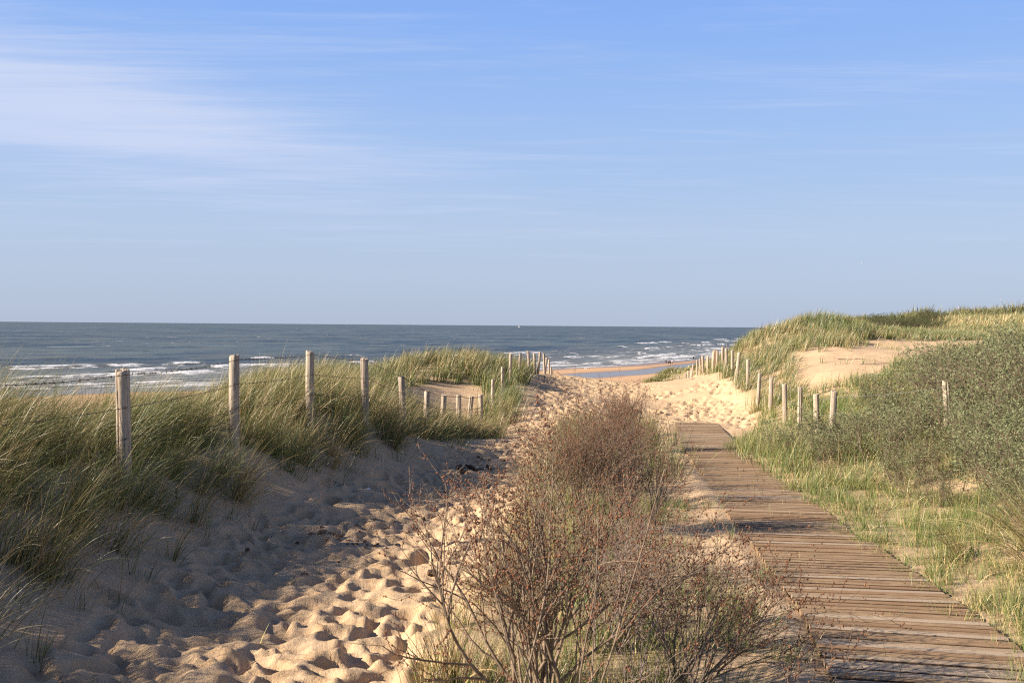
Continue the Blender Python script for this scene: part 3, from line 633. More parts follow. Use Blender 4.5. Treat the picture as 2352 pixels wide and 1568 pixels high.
def grass_obj(name, parts, label, cat='grass', kind='stuff', group=None, loc=None, parent=None):
    V, Fc, C = join(parts)
    if loc is not None: V = V - np.array(loc)
    o = link(name, npmesh(name, V, Fc, False, dict(col=C)), M['grass'], parent)
    if loc is not None: o.location = loc
    if parent is None: tag(o, label, cat, group, kind)
    return o
rg = np.random.default_rng(21)
toe = lambda y: interp(TOE, y)
clump = lambda x, y, s, sd: fbm(x / s, y / s, sd, 2)
def left_test(x, y, lo, hi=1e9):
    d = toe(y) - x; ok = (d > lo) & (d < hi) & (x > -.60 * y - 3.2) & ~inpoly(x, y, SANDL); g = ground(x, y) - CAMZ
    return ok & ((g > -.082 * y - .75) | (d < 2.2)) & (rg.random(len(x)) < sstep(lo - .1, lo + .35, d))
# near bank
x, y = scatter(rg, -9, 0, 2.6, 12, 9, lambda x, y: left_test(x, y, np.where(y < 9, -.18, -.08)) & (clump(x, y, .55, 5) > .30 - .15 * sstep(.6, 1.2, toe(y) - x)))
st = np.clip(.13 + .9 * (fbm(x / 1.3, y / 1.3, 9, 2) - .3) + .20 * (toe(y) - x > .8), .06, .7); Lb = .44 + .20 * sstep(.5, 1.3, toe(y) - x) + .22 * (vnoise(x * 1.6, y * 1.6, 4) - .5)
parts = [tuft_blades(rg, x, y, 135, .11, Lb, .62, st, K=6, spread=.72, lvar=.33, bright=1.25)]
x, y = scatter(rg, -11, .5, 12, 24, 7, lambda x, y: left_test(x, y, np.where(y < 17, -.10, .02)) & (clump(x, y, .6, 5) > .30 - .18 * sstep(.5, 1.2, toe(y) - x))); Lb = .47 + .12 * sstep(.5, 1.3, toe(y) - x) + .20 * (vnoise(x * 1.6, y * 1.6, 4) - .5); st = np.clip(.15 + .9 * (fbm(x / 1.3, y / 1.3, 9, 2) - .3) + .12, .08, .7)
parts.append(tuft_blades(rg, x, y, 90, .12, Lb, .52, st, K=5, spread=.62, lvar=.32, bright=1.25))
grass_obj('marram_grass', parts, 'dense wind-bent marram grass, green and straw, on bank under the barbed wire')
x, y = scatter(rg, -12, 1, 24, 50, 5.5, lambda x, y: left_test(x, y, .0) & ((y > 27) | (clump(x, y, .8, 5) > .30)) & ((y < 34) | (clump(x, y, 1, 6) > .22)))
st = np.clip(.22 + .8 * (fbm(x / 2.2, y / 2.2, 19, 2) - .35), .06, .6)
grass_obj('marram_grass', [tuft_blades(rg, x, y, 40, .16, .60, .38, st, K=4, spread=.45, bend=.7, bright=1.15)], 'upright green marram grass on the hummock behind the row of low posts')
# short growth creeping out of the toe of the bank
x, y = scatter(rg, -4, .5, 3.5, 26, 5.0, lambda x, y: (toe(y) - x > -.45) & (toe(y) - x < .75) & (rg.random(len(x)) < .85))
grass_obj('creeping_grass', [tuft_blades(rg, x, y, 16, .07, .23, .35, .25, K=4, spread=.9)], 'thin green shoots creeping over the shaded sand below the bank')
# centre strip
def centre_test(x, y): return (x > interp(PR, y)) & (x < interp(BW, y) - BWW - .10) & (y < 24.5) & ((x < interp(BW, y) - BWW - .40 - .35 * vnoise(y * 1.1, y * 0, 3)) | (rg.random(len(x)) < .20))
x, y = scatter(rg, -.6, 4, 3.0, 12, 20, lambda x, y: centre_test(x, y) & (clump(x, y, .5, 51) > .36)); st = np.clip(.55 - .5 * sstep(.2, 1.0, x - interp(PR, y)) , .2, .7)
p1 = tuft_blades(rg, x, y, 46, .085, .25 - .08 * sstep(.8, 1.5, x), .15, st, K=4, spread=.8, bright=1.35)
x, y = scatter(rg, 0, 4.4, 12, 24.5, 7, lambda x, y: centre_test(x, y) & (clump(x, y, .6, 53) > .34)); p2 = tuft_blades(rg, x, y, 45, .10, .58, .22, .22, K=4, spread=.6)
grass_obj('strip_grass', [p1, p2], 'green and straw grass growing among the bare brown shrubs')
# right verge: short turf, taller patches, sand showing through
def verge_test(x, y): return (x > right_edge(y) - .28 + .2 * vnoise(y * 2, y * 0, 6)) & (x < .60 * y + 2.5)
x, y = scatter(rg, 2, 9, 3.2, 14, 60, lambda x, y: verge_test(x, y) & (clump(x, y, .55, 71) + .25 * sstep(.5, 0, x - right_edge(y)) > .37))
p1 = tuft_blades(rg, x, y, 26, .055, .09 + .09 * vnoise(x, y, 8), -.05, np.clip(.12 + .7 * (fbm(x / .8, y / .8, 15, 2) - .35), .05, .45), K=3, spread=.95, bright=1.5)
x, y = scatter(rg, 2.5, 14, 6, 27, 9, lambda x, y: verge_test(x, y) & (x > right_edge(y) + .15) & (clump(x, y, 1.0, 73) > .47)); p2 = tuft_blades(rg, x, y, 42, .11, .20 + .14 * sstep(10, 16, y), .12, np.clip(.08 + .6 * (fbm(x / 1.5, y / 1.5, 16, 2) - .3), .04, .4), K=4, spread=.75, bright=1.5)
x, y = scatter(rg, 3, 18, 13, 29, 14, lambda x, y: verge_test(x, y) & ~inpoly(x, y, BLOW) & (clump(x, y, .8, 74) > .30)); p3 = tuft_blades(rg, x, y, 26, .12, .24 + .20 * ((y > 15) & (y < 19)), .18, .22, K=3, spread=.8, bright=1.45)
grass_obj('verge_grass', [p1, p2, p3], 'short green turf with sandy gaps beside the boardwalk')
# big dune at right, around and behind the fence
def dune_test(x, y): return (x > right_edge(y) + .05) & (x < .60 * y + 5) & ~inpoly(x, y, BLOW)
x, y = scatter(rg, 6, 40, 27.5, 62, 5.0, lambda x, y: dune_test(x, y) & (clump(x, y, 1.3, 91) > .20) & ((x < 19) | (y > 46) | (rg.random(len(x)) < .35)))
st = np.clip(.20 + 1.0 * (fbm(x / 2.6, y / 2.6, 29, 2) - .36) - .2 * sstep(13.5, 15.5, x), .03, .5)  # less straw to the right: the dune's shaded side painted in as darker green
p1 = tuft_blades(rg, x, y, 34, .17, .50 - .20 * sstep(.345, .37, x / y), .40, st, K=3, spread=.45, bend=.7, bright=1.1)
x, y = scatter(rg, 7, 21, 25, 46, .9, lambda x, y: inpoly(x, y, BLOW) & (((x - 12.5) ** 2 + (y - 40) ** 2 < 9) | (clump(x, y, 1.6, 92) > .60))); p2 = tuft_blades(rg, x, y, 14, .12, .32, .35, .35, K=3, spread=.6, bright=1.2)
grass_obj('dune_grass', [p1, p2], 'green and golden marram grass covering the big dune behind the right fence')
x, y = scatter(rg, 14, 75, 58, 112, 2.2, lambda x, y: (x > 14) & (x < .60 * y + 6) & (clump(x, y, 3.0, 94) > .26) & (ground(x, y) - CAMZ > -3.6) & ~((y > 87) & (clump(x, y, 2.4, 98) < .74)) & ~((y < 88) & (x < .43 * y) & (rg.random(len(x)) < .7)))
st = np.clip(.42 + .8 * (fbm(x / 6, y / 6, 39, 2) - .5), .1, .8)
grass_obj('meadow_grass', [tuft_blades(rg, x, y, 26, .28, .46, .45, st, K=2, spread=.5, bright=1.25, wmul=1.3)], 'pale golden-green grass slope between the dune and the far ridge')
x, y = scatter(rg, 6, 24, 62, 116, 1.6, lambda x, y: (x > 8 + (y - 62) * .06) & (clump(x, y, 3.0, 95) > .38) & (x > .135 * y + 1.2)); 
grass_obj('slope_grass', [tuft_blades(rg, x, y, 30, .3, .30, .35, .28, K=2, spread=.5, bright=1.2, wmul=1.3)], 'low grass on the seaward slope beyond the sand crest')

# blades sprouting through the boardwalk
wy = rg.uniform(4.6, 24, 70); wx = interp(BW, wy) + rg.uniform(-.5, .5, 70)
grass_obj('boardwalk_weeds', [tuft_blades(rg, wx, wy, 3, .02, .10, .1, .35, K=3, spread=.8, hfun=lambda x, y: ground(x, y) + .05)], 'thin green blades sprouting between the boardwalk planks')
# separate tussocks one can point at
def tussock(label, x, y, nb, rad, L, group=None, wind=.3, straw=.3, windaz=0.0, spread=.8, K=4, bend=.9, wmin=.0042, bright=1.0, name='grass_tussock'):
    z = h1(x, y); r_ = np.random.default_rng(int(abs(x) * 997 + y * 131)); o = grass_obj(name, [tuft_blades(r_, [x], [y], nb, rad, L, wind, straw, K=K, spread=spread, windaz=windaz, bend=bend, wmin=wmin, bright=bright)], label, 'grass tussock', None, group, loc=(x, y, z)); return o
tussock('large pale tussock at the right edge, long blades arching left over the turf', 4.38, 8.0, 420, .10, .78, wind=.75, straw=.62, windaz=math.radians(205), spread=.85, K=7, wmin=.005, bright=1.25)
tussock('loose straw tussock whose blades fan down to the left, mid right verge', 3.95, 8.7, 70, .05, .50, wind=.9, straw=.8, windaz=math.radians(215), spread=.5, K=6, wmin=.005, bright=1.2)
tussock('bright green tuft in the shade between front shrub and boardwalk', 1.45, 6.3, 260, .10, .26, straw=.08, spread=.7, bright=1.3)
tussock('pale spiky tussock at the left foot of the front brown shrub', -.28, 5.0, 190, .11, .42, wind=.1, straw=.62, spread=.95, K=5, bright=1.15)
tussock('stiff straw tuft leaning left beside the middle shrub', .38, 8.6, 110, .07, .42, wind=.35, straw=.72, windaz=math.radians(170), spread=.6, K=4, bright=1.25)
p_ = hit(545, 1150); tussock('sunlit pale tussock fanning out at the foot of the bank below second post', p_.x, p_.y, 260, .09, .62, wind=.55, straw=.70, spread=.95, K=6, bright=1.3)
p_ = hit(400, 1290); tussock('small reddish straw tuft alone on the shaded sand', p_.x, p_.y, 42, .035, .36, wind=.55, straw=.75, spread=.6, K=5, bright=1.1)
for lab, x_, y_, L_ in (('round green-gold tussock, right of a pair beyond the sand crest', 14.4, 92, .62), ('low golden-green tussock beyond the sand crest, nearest to the beach pool', 11.7, 84, .50), ('dark green low tussock between the two larger ones beyond the crest', 12.9, 86, .35)):
    tussock(lab, x_, y_, 1100, .45, L_, 'tussocks beyond the sand crest', .3, .3, spread=.7, K=3, bright=1.2)
# ridge tussocks: three prototypes, copied
protos = []
for k in range(3):
    r_ = np.random.default_rng(900 + k); V, Fc, C = tuft_blades(r_, [0.0], [90.0], 520, .42, .62, .35, [.05, .16, .10][k], K=2, spread=.8, hfun=lambda x, y: 0 * x, bright=.75, wmul=1.3); V[:, 1] -= 90
    protos.append(npmesh('ridge_tussock', V, Fc, False, dict(col=C)))
r_ = random.Random(5); n_r = 0
for i in range(46):
    y_ = r_.uniform(88, 103); x_ = y_ * r_.uniform(.335, .56)
    if i < 14: y_ = r_.uniform(97, 101); x_ = y_ * (.335 + .018 * i + r_.uniform(-.004, .004))
    if i == 14: y_ = 97; x_ = 97 * .3525
    o = link('ridge_tussock', protos[i % 3], M['grass']); s = r_.uniform(1.0, 1.9) if i != 14 else 1.5; o.location = (x_, y_, h1(x_, y_) - .05); o.rotation_euler = (0, 0, r_.uniform(0, .6)); o.scale = (s * r_.uniform(1, 1.5), s, s * r_.uniform(.65, 1.25))
    if i == 14: o.scale = (.75, .8, 1.5)
    tag(o, 'tallest pointed tussock standing up alone at the left of the far ridge' if i == 14 else 'one of the small green grass tussocks dotted along the far right ridge', 'grass tussock', 'tussocks on the far ridge')

# ------------------------------------------------------------------ shrubs
def grow(rnd, stems, levels, wob=.16, up_=.10, buds=None):
    """stems: list of (p, dir, length, radius). returns segments and the twig ends"""
    segs = []; tw = []
    def rec(p, d, L, r, lv):
        n = max(3, int(L / .07)); n = min(n, 9); st = L / n; pts = [p]
        for i in range(n):
            d = (d + Vector((rnd.gauss(0, wob), rnd.gauss(0, wob), rnd.gauss(0, wob) + up_ * (.5 if lv else 1)))).normalized(); q = p + d * st; ra = r * (1 - .65 * i / n); rb = r * (1 - .65 * (i + 1) / n)
            segs.append((*p, *q, ra, rb)); p = q; pts.append(p)
            if lv == 0 or lv == len(levels): pass
            if lv < len(levels):
                dens, ratio, ang = levels[lv]
                if i >= (1 if lv else 2) and rnd.random() < dens:
                    for _ in range(1 if rnd.random() < .6 else 2):
                        ax = Vector((rnd.gauss(0, 1), rnd.gauss(0, 1), rnd.gauss(0, 1))).cross(d).normalized(); nd = (d * math.cos(ang) + ax * math.sin(ang) * rnd.uniform(.7, 1.2)).normalized()
                        rec(p, nd, L * ratio * rnd.uniform(.6, 1.15) * (1 - .35 * i / n), max(rb * .7, .0012), lv + 1)
        if lv >= len(levels) - 1: tw.append((pts, lv))
    for p, d, L, r in stems: rec(Vector(p), Vector(d).normalized(), L, r, 0)
    return segs, tw
def bud_mesh(rnd, tw, size, step, prob=1.0, zmin=-9):
    V = []; Fc = []
    for pts, lv in tw:
        if rnd.random() > prob: continue
        for a, b in zip(pts[:-1], pts[1:]):
            L = (b - a).length; k = max(1, int(L / step))
            for i in range(k):
                if rnd.random() < .2: continue
                c = a.lerp(b, (i + rnd.random()) / k) + Vector((rnd.gauss(0, 1), rnd.gauss(0, 1), rnd.gauss(0, 1))) * size * .55
                if c.z < zmin: continue
                s = size * rnd.uniform(.6, 1.3); o = len(V)
                V += [c + Vector((s, 0, 0)), c + Vector((0, s, 0)), c - Vector((s, 0, 0)), c - Vector((0, s, 0)), c + Vector((0, 0, s * 1.3)), c - Vector((0, 0, s * 1.2))]
                Fc += [(o + j, o + (j + 1) % 4, o + 4) for j in range(4)] + [(o + (j + 1) % 4, o + j, o + 5) for j in range(4)]
    return npmesh('buds', [tuple(v) for v in V], Fc, True)
def leaf_mesh(rnd, tw, ln, wd, step, prob=1.0):
    V = []; Fc = []; var = []
    for pts, lv in tw:
        if rnd.random() > prob: continue
        base = rnd.random()
        for a, b in zip(pts[:-1], pts[1:]):
            d = (b - a); L = d.length; d.normalize(); k = max(1, int(L / step))
            for i in range(k):
                c = a.lerp(b, (i + rnd.random()) / k); rv = Vector((rnd.gauss(0, 1), rnd.gauss(0, 1), rnd.gauss(0, 1))); ax = rv.cross(d).normalized(); ld = (d * .75 + ax * .75 + Vector((0, 0, .1))).normalized()
                sd = ld.cross(Vector((rnd.gauss(0, 1), rnd.gauss(0, 1), rnd.gauss(0, 1)))).normalized(); l = ln * rnd.uniform(.6, 1.3); o = len(V)
                V += [c, c + ld * l * .5 + sd * wd * .5, c + ld * l, c + ld * l * .5 - sd * wd * .5]; Fc.append((o, o + 1, o + 2, o + 3)); vv = min(1, max(0, base * .5 + rnd.random() * .35)); var += [vv] * 4
    return npmesh('leaves', [tuple(v) for v in V], Fc, False, dict(var=var))
def stems_fan(rnd, n, L, r, tilt, bias=(0, 0), rad=.05):
    out = []
    for i in range(n):
        a = rnd.uniform(0, 6.283); t = tilt * math.sqrt(rnd.random()); out.append(((rad * rnd.gauss(0, 1), rad * rnd.gauss(0, 1), -.03), (math.sin(t) * math.cos(a) + bias[0], math.sin(t) * math.sin(a) + bias[1], math.cos(t)), L * rnd.uniform(.7, 1.15), r * rnd.uniform(.6, 1.1)))
    return out
def bare_shrub(name, label, loc, seed, n, L, tilt, levels, bias=(0, 0), r=.008, budsize=.0043, budstep=.014, budprob=.55, leafy=0.0, bark='bark', rad=.06, wob=.10, up_=.05, group='bare brown shrubs in the centre strip'):
    rnd = random.Random(seed); segs, tw = grow(rnd, stems_fan(rnd, n, L, r, tilt, bias, rad), levels, wob, up_); root = empty(name, (loc[0], loc[1], h1(*loc))); tag(root, label, 'shrub', group)
    V, Fq = tubes(segs, 4); link('branches', npmesh('branches', V, Fq), M[bark], root)
    if budprob > 0: link('buds', bud_mesh(rnd, tw, budsize, budstep, budprob, .12), M['bud'], root)
    if leafy > 0: link('leaves', leaf_mesh(rnd, tw, .028, .009, .03, leafy), M['leaf'], root)
    print('shrub', name, len(segs), len(tw)); return root
LV = [(.85, .60, .50), (.75, .52, .62), (.40, .40, .85)]
LV2 = [(.95, .62, .50), (.90, .55, .62), (.55, .45, .85)]
bare_shrub('brown_shrub', 'tall bare brown shrub with rusty buds in the centre foreground', (.12, 4.5), 3, 20, .88, .74, LV2, r=.011, budprob=.6)
bare_shrub('brown_shrub', 'long straight shoots thick with rusty buds, nearest the camera', (.16, 3.75), 97, 6, 1.18, .38, [(.45, .30, .45), (.25, .35, .6)], r=.006, budsize=.0056, budstep=.017, budprob=1.0, rad=.10, wob=.06, up_=.03)
bare_shrub('brown_shrub', 'low tangled foreground shrub leaning right, at the boardwalk edge', (.86, 4.75), 8, 20, .68, .95, LV2, (.3, 0), r=.007, budprob=.6, up_=.02)
bare_shrub('brown_shrub', 'grey twiggy shrub filling the gap right of the front shrub', (.58, 5.6), 14, 20, .58, .80, LV2, r=.006, budprob=.35, bark='pale_bark')
bare_shrub('brown_shrub', 'sprawling bare twigs reaching over the near boardwalk edge', (1.22, 4.35), 19, 7, .52, 1.15, [(.8, .6, .5), (.6, .5, .7)], (.5, .1), r=.006, budprob=.9, up_=.0)
bare_shrub('brown_shrub', 'low bare shrub between the front one and the middle clump', (.60, 7.0), 71, 16, .50, .75, LV2, r=.006, budprob=.5)
bare_shrub('brown_shrub', 'thin reddish shrub in the gap before the middle clump, nearer the boardwalk', (.95, 7.6), 73, 17, .66, .75, LV, r=.007, budprob=.5)
bare_shrub('brown_shrub', 'dense reddish bare shrub in the middle of the strip with long upright twigs', (.66, 9.7), 23, 20, .98, .48, LV2, r=.008, budsize=.0050, budstep=.022, budprob=.5, rad=.12)
bare_shrub('brown_shrub', 'bare shrub on right side of the middle clump beside the boardwalk', (1.25, 9.9), 29, 18, .85, .62, LV2, r=.008, budprob=.5, bark='pale_bark', rad=.12)
bare_shrub('brown_shrub', 'bare shrub behind the middle clump, grass showing through it', (1.0, 11.8), 31, 18, .95, .55, LV2, r=.008, budprob=.6, rad=.14)
bare_shrub('brown_shrub', 'twiggy shrub behind the middle clump where boardwalk narrows', (1.65, 13.2), 37, 12, .80, .55, [(.85, .6, .6), (.7, .55, .75)], r=.008, budprob=.6, rad=.14)
bare_shrub('brown_shrub', 'farthest bare shrub, reddish and narrow, standing against the sunlit sand', (2.05, 18.8), 41, 26, 1.05, .36, [(.9, .6, .5), (.8, .55, .7)], r=.010, budprob=.5, rad=.13)
bare_shrub('brown_shrub', 'small shrub beside the farthest one, half in green grass', (1.6, 16.2), 43, 12, .75, .5, [(.9, .6, .5), (.7, .55, .7)], r=.008, budprob=.4, rad=.15)
bare_shrub('leafy_sprig', 'small grey-green leafy sprig at left side of the middle shrub', (.22, 10.6), 47, 9, .42, .6, [(.8, .6, .6), (.5, .5, .7)], r=.004, budprob=0, leafy=1, group=None)
bare_shrub('leafy_sprig', 'low sprig with few grey leaves on sand beside the boardwalk edge', (1.55, 7.3), 53, 6, .42, .9, [(.7, .5, .6)], r=.003, budprob=0, leafy=1, group=None)
bare_shrub('brown_shrub', 'small grey twiggy shrub at the bottom edge between the two front shrubs', (.58, 4.1), 83, 12, .42, .9, LV2, r=.005, budprob=.35, bark='pale_bark')
bare_shrub('brown_shrub', 'thin bare shrub on the shaded sand behind the low tangled one', (1.05, 5.6), 89, 12, .46, .9, LV2, r=.005, budprob=.4)
# dead dark branch lying on the right verge
rnd = random.Random(61); c_ = hit(2000, 1035); segs, tw = grow(rnd, [((0, 0, .1), (-1, .1, .28), 1.0, .018), ((0, 0, .08), (-1, -.1, .02), .9, .014), ((-.2, .1, .1), (-.9, .3, .5), .7, .010)], [(.9, .55, .5), (.8, .5, .6)], .13, 0.0)
V, Fq = tubes(segs, 4); o = link('dead_branch', npmesh('dead_branch', V, Fq), M['dark_bark']); o.location = c_; tag(o, 'dark dead branch with forked twigs lying on the right verge', 'branch')

# leafy bushes on the right slope: four prototypes copied
def leafy_proto(seed, n, L, tilt, prob, step=.024):
    rnd = random.Random(seed); segs, tw = grow(rnd, stems_fan(rnd, n, L, .010, tilt, (0, 0), .16), [(.9, .62, .55), (.85, .55, .7), (.35, .5, .8)], .15, .10); V, Fq = tubes(segs, 3); print('leafy', len(segs))
    return npmesh('branches', V, Fq), leaf_mesh(rnd, tw, .042, .0145, step, prob)
PR4 = [leafy_proto(201, 15, .80, .85, .8), leafy_proto(202, 15, .85, .75, .55), leafy_proto(203, 15, .75, .95, .85), leafy_proto(204, 17, .85, .7, .22)]
BU = [ # x, y, scale, proto, label
 (6.05, 16.6, .85, 2, 'low leafy bush at the left end of the bush mass beside the fence'), (6.75, 14.3, .72, 0, 'leafy bush in front of the lone pale post on the right slope'),
 (7.55, 14.0, .85, 2, None), (8.35, 16.4, 1.15, 0, None), (9.3, 17.6, 1.35, 1, None), (7.35, 18.6, .95, 1, None), (8.7, 19.4, 1.2, 0, None), (10.3, 20.0, 1.35, 2, None),
 (7.35, 16.9, .80, 3, 'half-bare brown bush right behind the lone pale post'), (8.3, 17.6, 1.1, 3, None), (9.0, 15.6, 1.3, 2, None), (8.25, 14.7, 1.15, 3, None), (6.7, 17.6, .8, 2, None), (9.6, 22.5, 1.25, 0, None), (11.3, 24, 1.4, 1, None),
 (6.35, 12.2, .68, 0, None), (7.3, 12.3, .95, 2, None), (6.0, 10.8, .75, 2, None), (6.6, 11.0, .8, 0, None), (5.05, 9.9, .55, 2, 'green leafy bush above the pale tussock at right edge'), (5.55, 13.2, .55, 3, 'small half-bare bush near the dead branch'),
 (4.85, 11.3, .42, 3, 'little twiggy bush standing in the turf below the leafy ones'), (8.1, 12.8, 1.2, 0, None), (10.6, 17.8, 1.5, 0, None), (5.75, 15.0, .78, 1, 'small leafy bush left of the bush mass near the dead branch'),
 (7.9, 21.6, 1.0, 1, None), (12.4, 22, 1.6, 2, None),
 (7.1, 15.35, 1.05, 0, None), (6.55, 15.6, .85, 1, None), (5.25, 16.7, .80, 2, 'small leafy bush hiding the foot of the nearest small fence posts'), (4.75, 17.3, .60, 0, 'lowest leafy bush at the far left edge of the bushes, in tall grass'), (5.9, 17.3, .6, 3, None), (7.0, 13.2, .9, 0, None), (5.9, 12.6, .6, 1, None),
 (9.9, 15.0, 1.5, 3, None), (9.4, 13.6, 1.4, 2, None), (6.9, 9.8, 1.0, 0, None), (6.2, 9.2, .75, 2, None),
 (5.6, 11.7, .75, 2, None), (6.3, 13.3, .9, 0, None), (5.1, 13.0, .55, 1, None), (5.5, 10.3, .78, 0, None), (5.0, 15.7, .62, 0, None), (8.9, 21.5, 1.3, 1, None), (10.4, 23.6, 1.4, 3, None), (7.8, 15.2, 1.1, 3, None), (8.8, 17.6, 1.3, 1, None)]
zz = [np.percentile(np.array([v.co.z for v in p_[1].vertices]), 97) for p_ in PR4]; print('leaf heights', zz)
r_ = random.Random(3)
for i, (x_, y_, s, k, lab) in enumerate(BU):
    lim = np.interp(x_ / y_, [.27, .308, .339, .404, .448, .515, .62], [74, 66, 56, 29, 9, -4, -14]); s = min(s, max(.38, (-lim / F * y_ - (h1(x_, y_) - CAMZ)) / zz[k]))
    root = empty('leafy_bush', (x_, y_, h1(x_, y_) - .03), r_.uniform(0, 6.28)); root.scale = (s * 1.25, s * 1.25, s * 1.0)
    band = 0 if y_ < 13.3 else 1 if y_ < 16.7 else 2
    gl = ['one of the leafy bushes below the lone pale post, nearest the turf at right edge', 'one of the dense leafy bushes level with the lone pale post on the right slope', 'one of the brownish leafy bushes rising behind the lone pale post'][band]
    tag(root, lab or gl, 'bush', ['leafy bushes below the lone post', 'leafy bushes beside the lone post', 'leafy bushes behind the lone post'][band])
    link('branches', PR4[k][0], M['bark'], root); link('leaves', PR4[k][1], M['leaf'], root)
# dark bushes in the hollow behind the dune
DKL = []
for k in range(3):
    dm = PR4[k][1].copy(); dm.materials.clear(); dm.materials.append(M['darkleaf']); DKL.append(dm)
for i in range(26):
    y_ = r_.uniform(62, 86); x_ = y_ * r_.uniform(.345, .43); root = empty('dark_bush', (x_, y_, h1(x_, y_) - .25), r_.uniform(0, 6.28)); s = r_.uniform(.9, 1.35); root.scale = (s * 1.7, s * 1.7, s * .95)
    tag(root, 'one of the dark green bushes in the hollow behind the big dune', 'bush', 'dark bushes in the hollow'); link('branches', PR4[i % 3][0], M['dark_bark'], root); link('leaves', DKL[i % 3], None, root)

# ------------------------------------------------------------------ small things on the sand
def lump(rnd, s):
    import bmesh
    bm = bmesh.new(); bmesh.ops.create_icosphere(bm, subdivisions=2, radius=s); ph = [rnd.uniform(0, 6) for _ in range(4)]
    for v in bm.verts:
        k = 1 + .22 * math.sin(v.co.x / s * 3 + ph[0]) + .2 * math.sin(v.co.y / s * 4 + ph[1]) + .15 * math.sin(v.co.z / s * 5 + ph[2]) + rnd.gauss(0, .06); v.co *= k; v.co.z *= .62
    return bm
def lump_thing(name, label, cat, xd, yd, sizes, spread, mat, group, seed):
    import bmesh
    rnd = random.Random(seed); c = hit(xd, yd); bm = bmesh.new()
    for s in sizes:
        b = lump(rnd, s); dx, dy = rnd.gauss(0, spread), rnd.gauss(0, spread * .8); z = h1(c.x + dx, c.y + dy) - c.z + s * .2
        bmesh.ops.translate(b, verts=b.verts, vec=(dx, dy, z)); me = bpy.data.meshes.new('t'); b.to_mesh(me); bm.from_mesh(me); bpy.data.meshes.remove(me); b.free()
    me = bpy.data.meshes.new(name); bm.to_mesh(me); bm.free(); o = link(name, me, M[mat]); o.location = c; tag(o, label, cat, group)
GD = 'clods of dung on the sandy path'
lump_thing('dung_pile', 'large dark dung pile on the shaded path', 'dung', 1088, 1078, [.035] * 34, .12, 'dung', None, 1)
lump_thing('dung_pile', 'smaller dark dung heap just left of the large pile', 'dung', 1062, 1084, [.032] * 9, .05, 'dung', None, 2)
lump_thing('dung_pile', 'dry brown crumbled dung in a sunlit patch of path', 'dung', 758, 1232, [.020] * 22, .13, 'tan_dung', None, 3)
lump_thing('dung_pile', 'scattered dark crumbs of dung below the sunlit sand ridge', 'dung', 840, 1248, [.016] * 20, .16, 'tan_dung', None, 4)
for i, (xd, yd, s) in enumerate([(857, 1191, .026), (979, 1192, .030), (958, 1190, .022), (890, 1213, .022), (740, 1222, .034), (560, 1272, .022), (698, 1320, .022), (1003, 1316, .040), (1158, 1059, .035), (1103, 1052, .03), (1131, 1056, .03),
                                 (820, 1207, .018), (905, 1200, .018), (1040, 1105, .022), (1215, 1063, .025), (935, 1222, .018), (1146, 1082, .02), (690, 1262, .016), (780, 1290, .014), (1020, 1130, .02), (870, 1010 + 190, .016)]):
    lump_thing('dung_clod', {7: 'largest loose dung clod, close to the front shrub on sunlit sand', 8: 'dark clod of dung just above the right end of the large pile', 5: 'lone dark clod farthest left on the shaded sand', 6: 'dark oval clod lying alone lower left on the path', 4: 'brown clod standing at the left end of the dry crumbled dung'}.get(i, 'single dark clod of dung lying loose on the trodden path'), 'dung', xd, yd, [s, s * .7] if i % 3 == 0 else [s], s * .8, 'dung' if i % 4 else 'tan_dung', GD, 20 + i)
def thin_poly(name, label, cat, xd, yd, pts, mat, h=.004):
    c = hit(xd, yd); import bmesh
    bm = bmesh.new(); vs = [bm.verts.new((x, y, .012 + z)) for x, y, z in pts]; f = bm.faces.new(vs); e = bmesh.ops.extrude_face_region(bm, geom=[f]); bmesh.ops.translate(bm, verts=[v for v in e['geom'] if isinstance(v, bmesh.types.BMVert)], vec=(0, 0, h))
    me = bpy.data.meshes.new(name); bm.to_mesh(me); bm.free(); o = link(name, me, M[mat]); o.location = c; tag(o, label, cat)
thin_poly('paper_scrap', 'tiny crumpled white scrap on the shaded bank sand', 'litter', 844, 1126, [(-.03, -.01, .0), (0, -.025, .01), (.035, -.005, .0), (.02, .02, .02), (-.015, .022, .005)], 'white')
for i in range(14):
    rr = random.Random(400 + i); xd = rr.uniform(560, 1180); yd = rr.uniform(1090, 1540)
    c = hit(xd, yd)
    if c.x > 0.2: continue
    segs, tw = grow(rr, [((0, 0, .004), (rr.gauss(0, 1), rr.gauss(0, 1), .02), rr.uniform(.08, .2), .0035)], [(.3, .4, .6)], .12, -.02); V, Fq = tubes(segs, 4); V[:, 2] = np.abs(V[:, 2]) * .4
    o = link('sand_twig', npmesh('sand_twig', V, Fq), M['dark_bark' if i % 2 else 'bark']); o.location = c; tag(o, 'short loose brown twig lying on the trodden sand path', 'twig', 'loose twigs on the sand path')
# driftwood twigs in the blowout
for i, (xd, yd, L_, lab) in enumerate([(1955, 826, .9, 'dark bent stick on the bare sand of the hollow'), (2020, 838, 1.2, 'pale forked twig lying in the middle of bare sand hollow'), (2070, 845, .6, 'short pale twig right of the forked one in the sand hollow')]):
    c = hit(xd, yd, 20, 60); rnd = random.Random(70 + i); segs, tw = grow(rnd, [((-L_ / 2, 0, .05), (1, rnd.gauss(0, .3), .05), L_, .018)], [(.5, .4, .6)], .12, -.01); V, Fq = tubes(segs, 4); V[:, 2] = np.abs(V[:, 2]) * .6
    o = link('driftwood_twig', npmesh('driftwood_twig', V, Fq), M['dark_bark' if i == 0 else 'pale_bark']); o.location = c; tag(o, lab, 'twig')
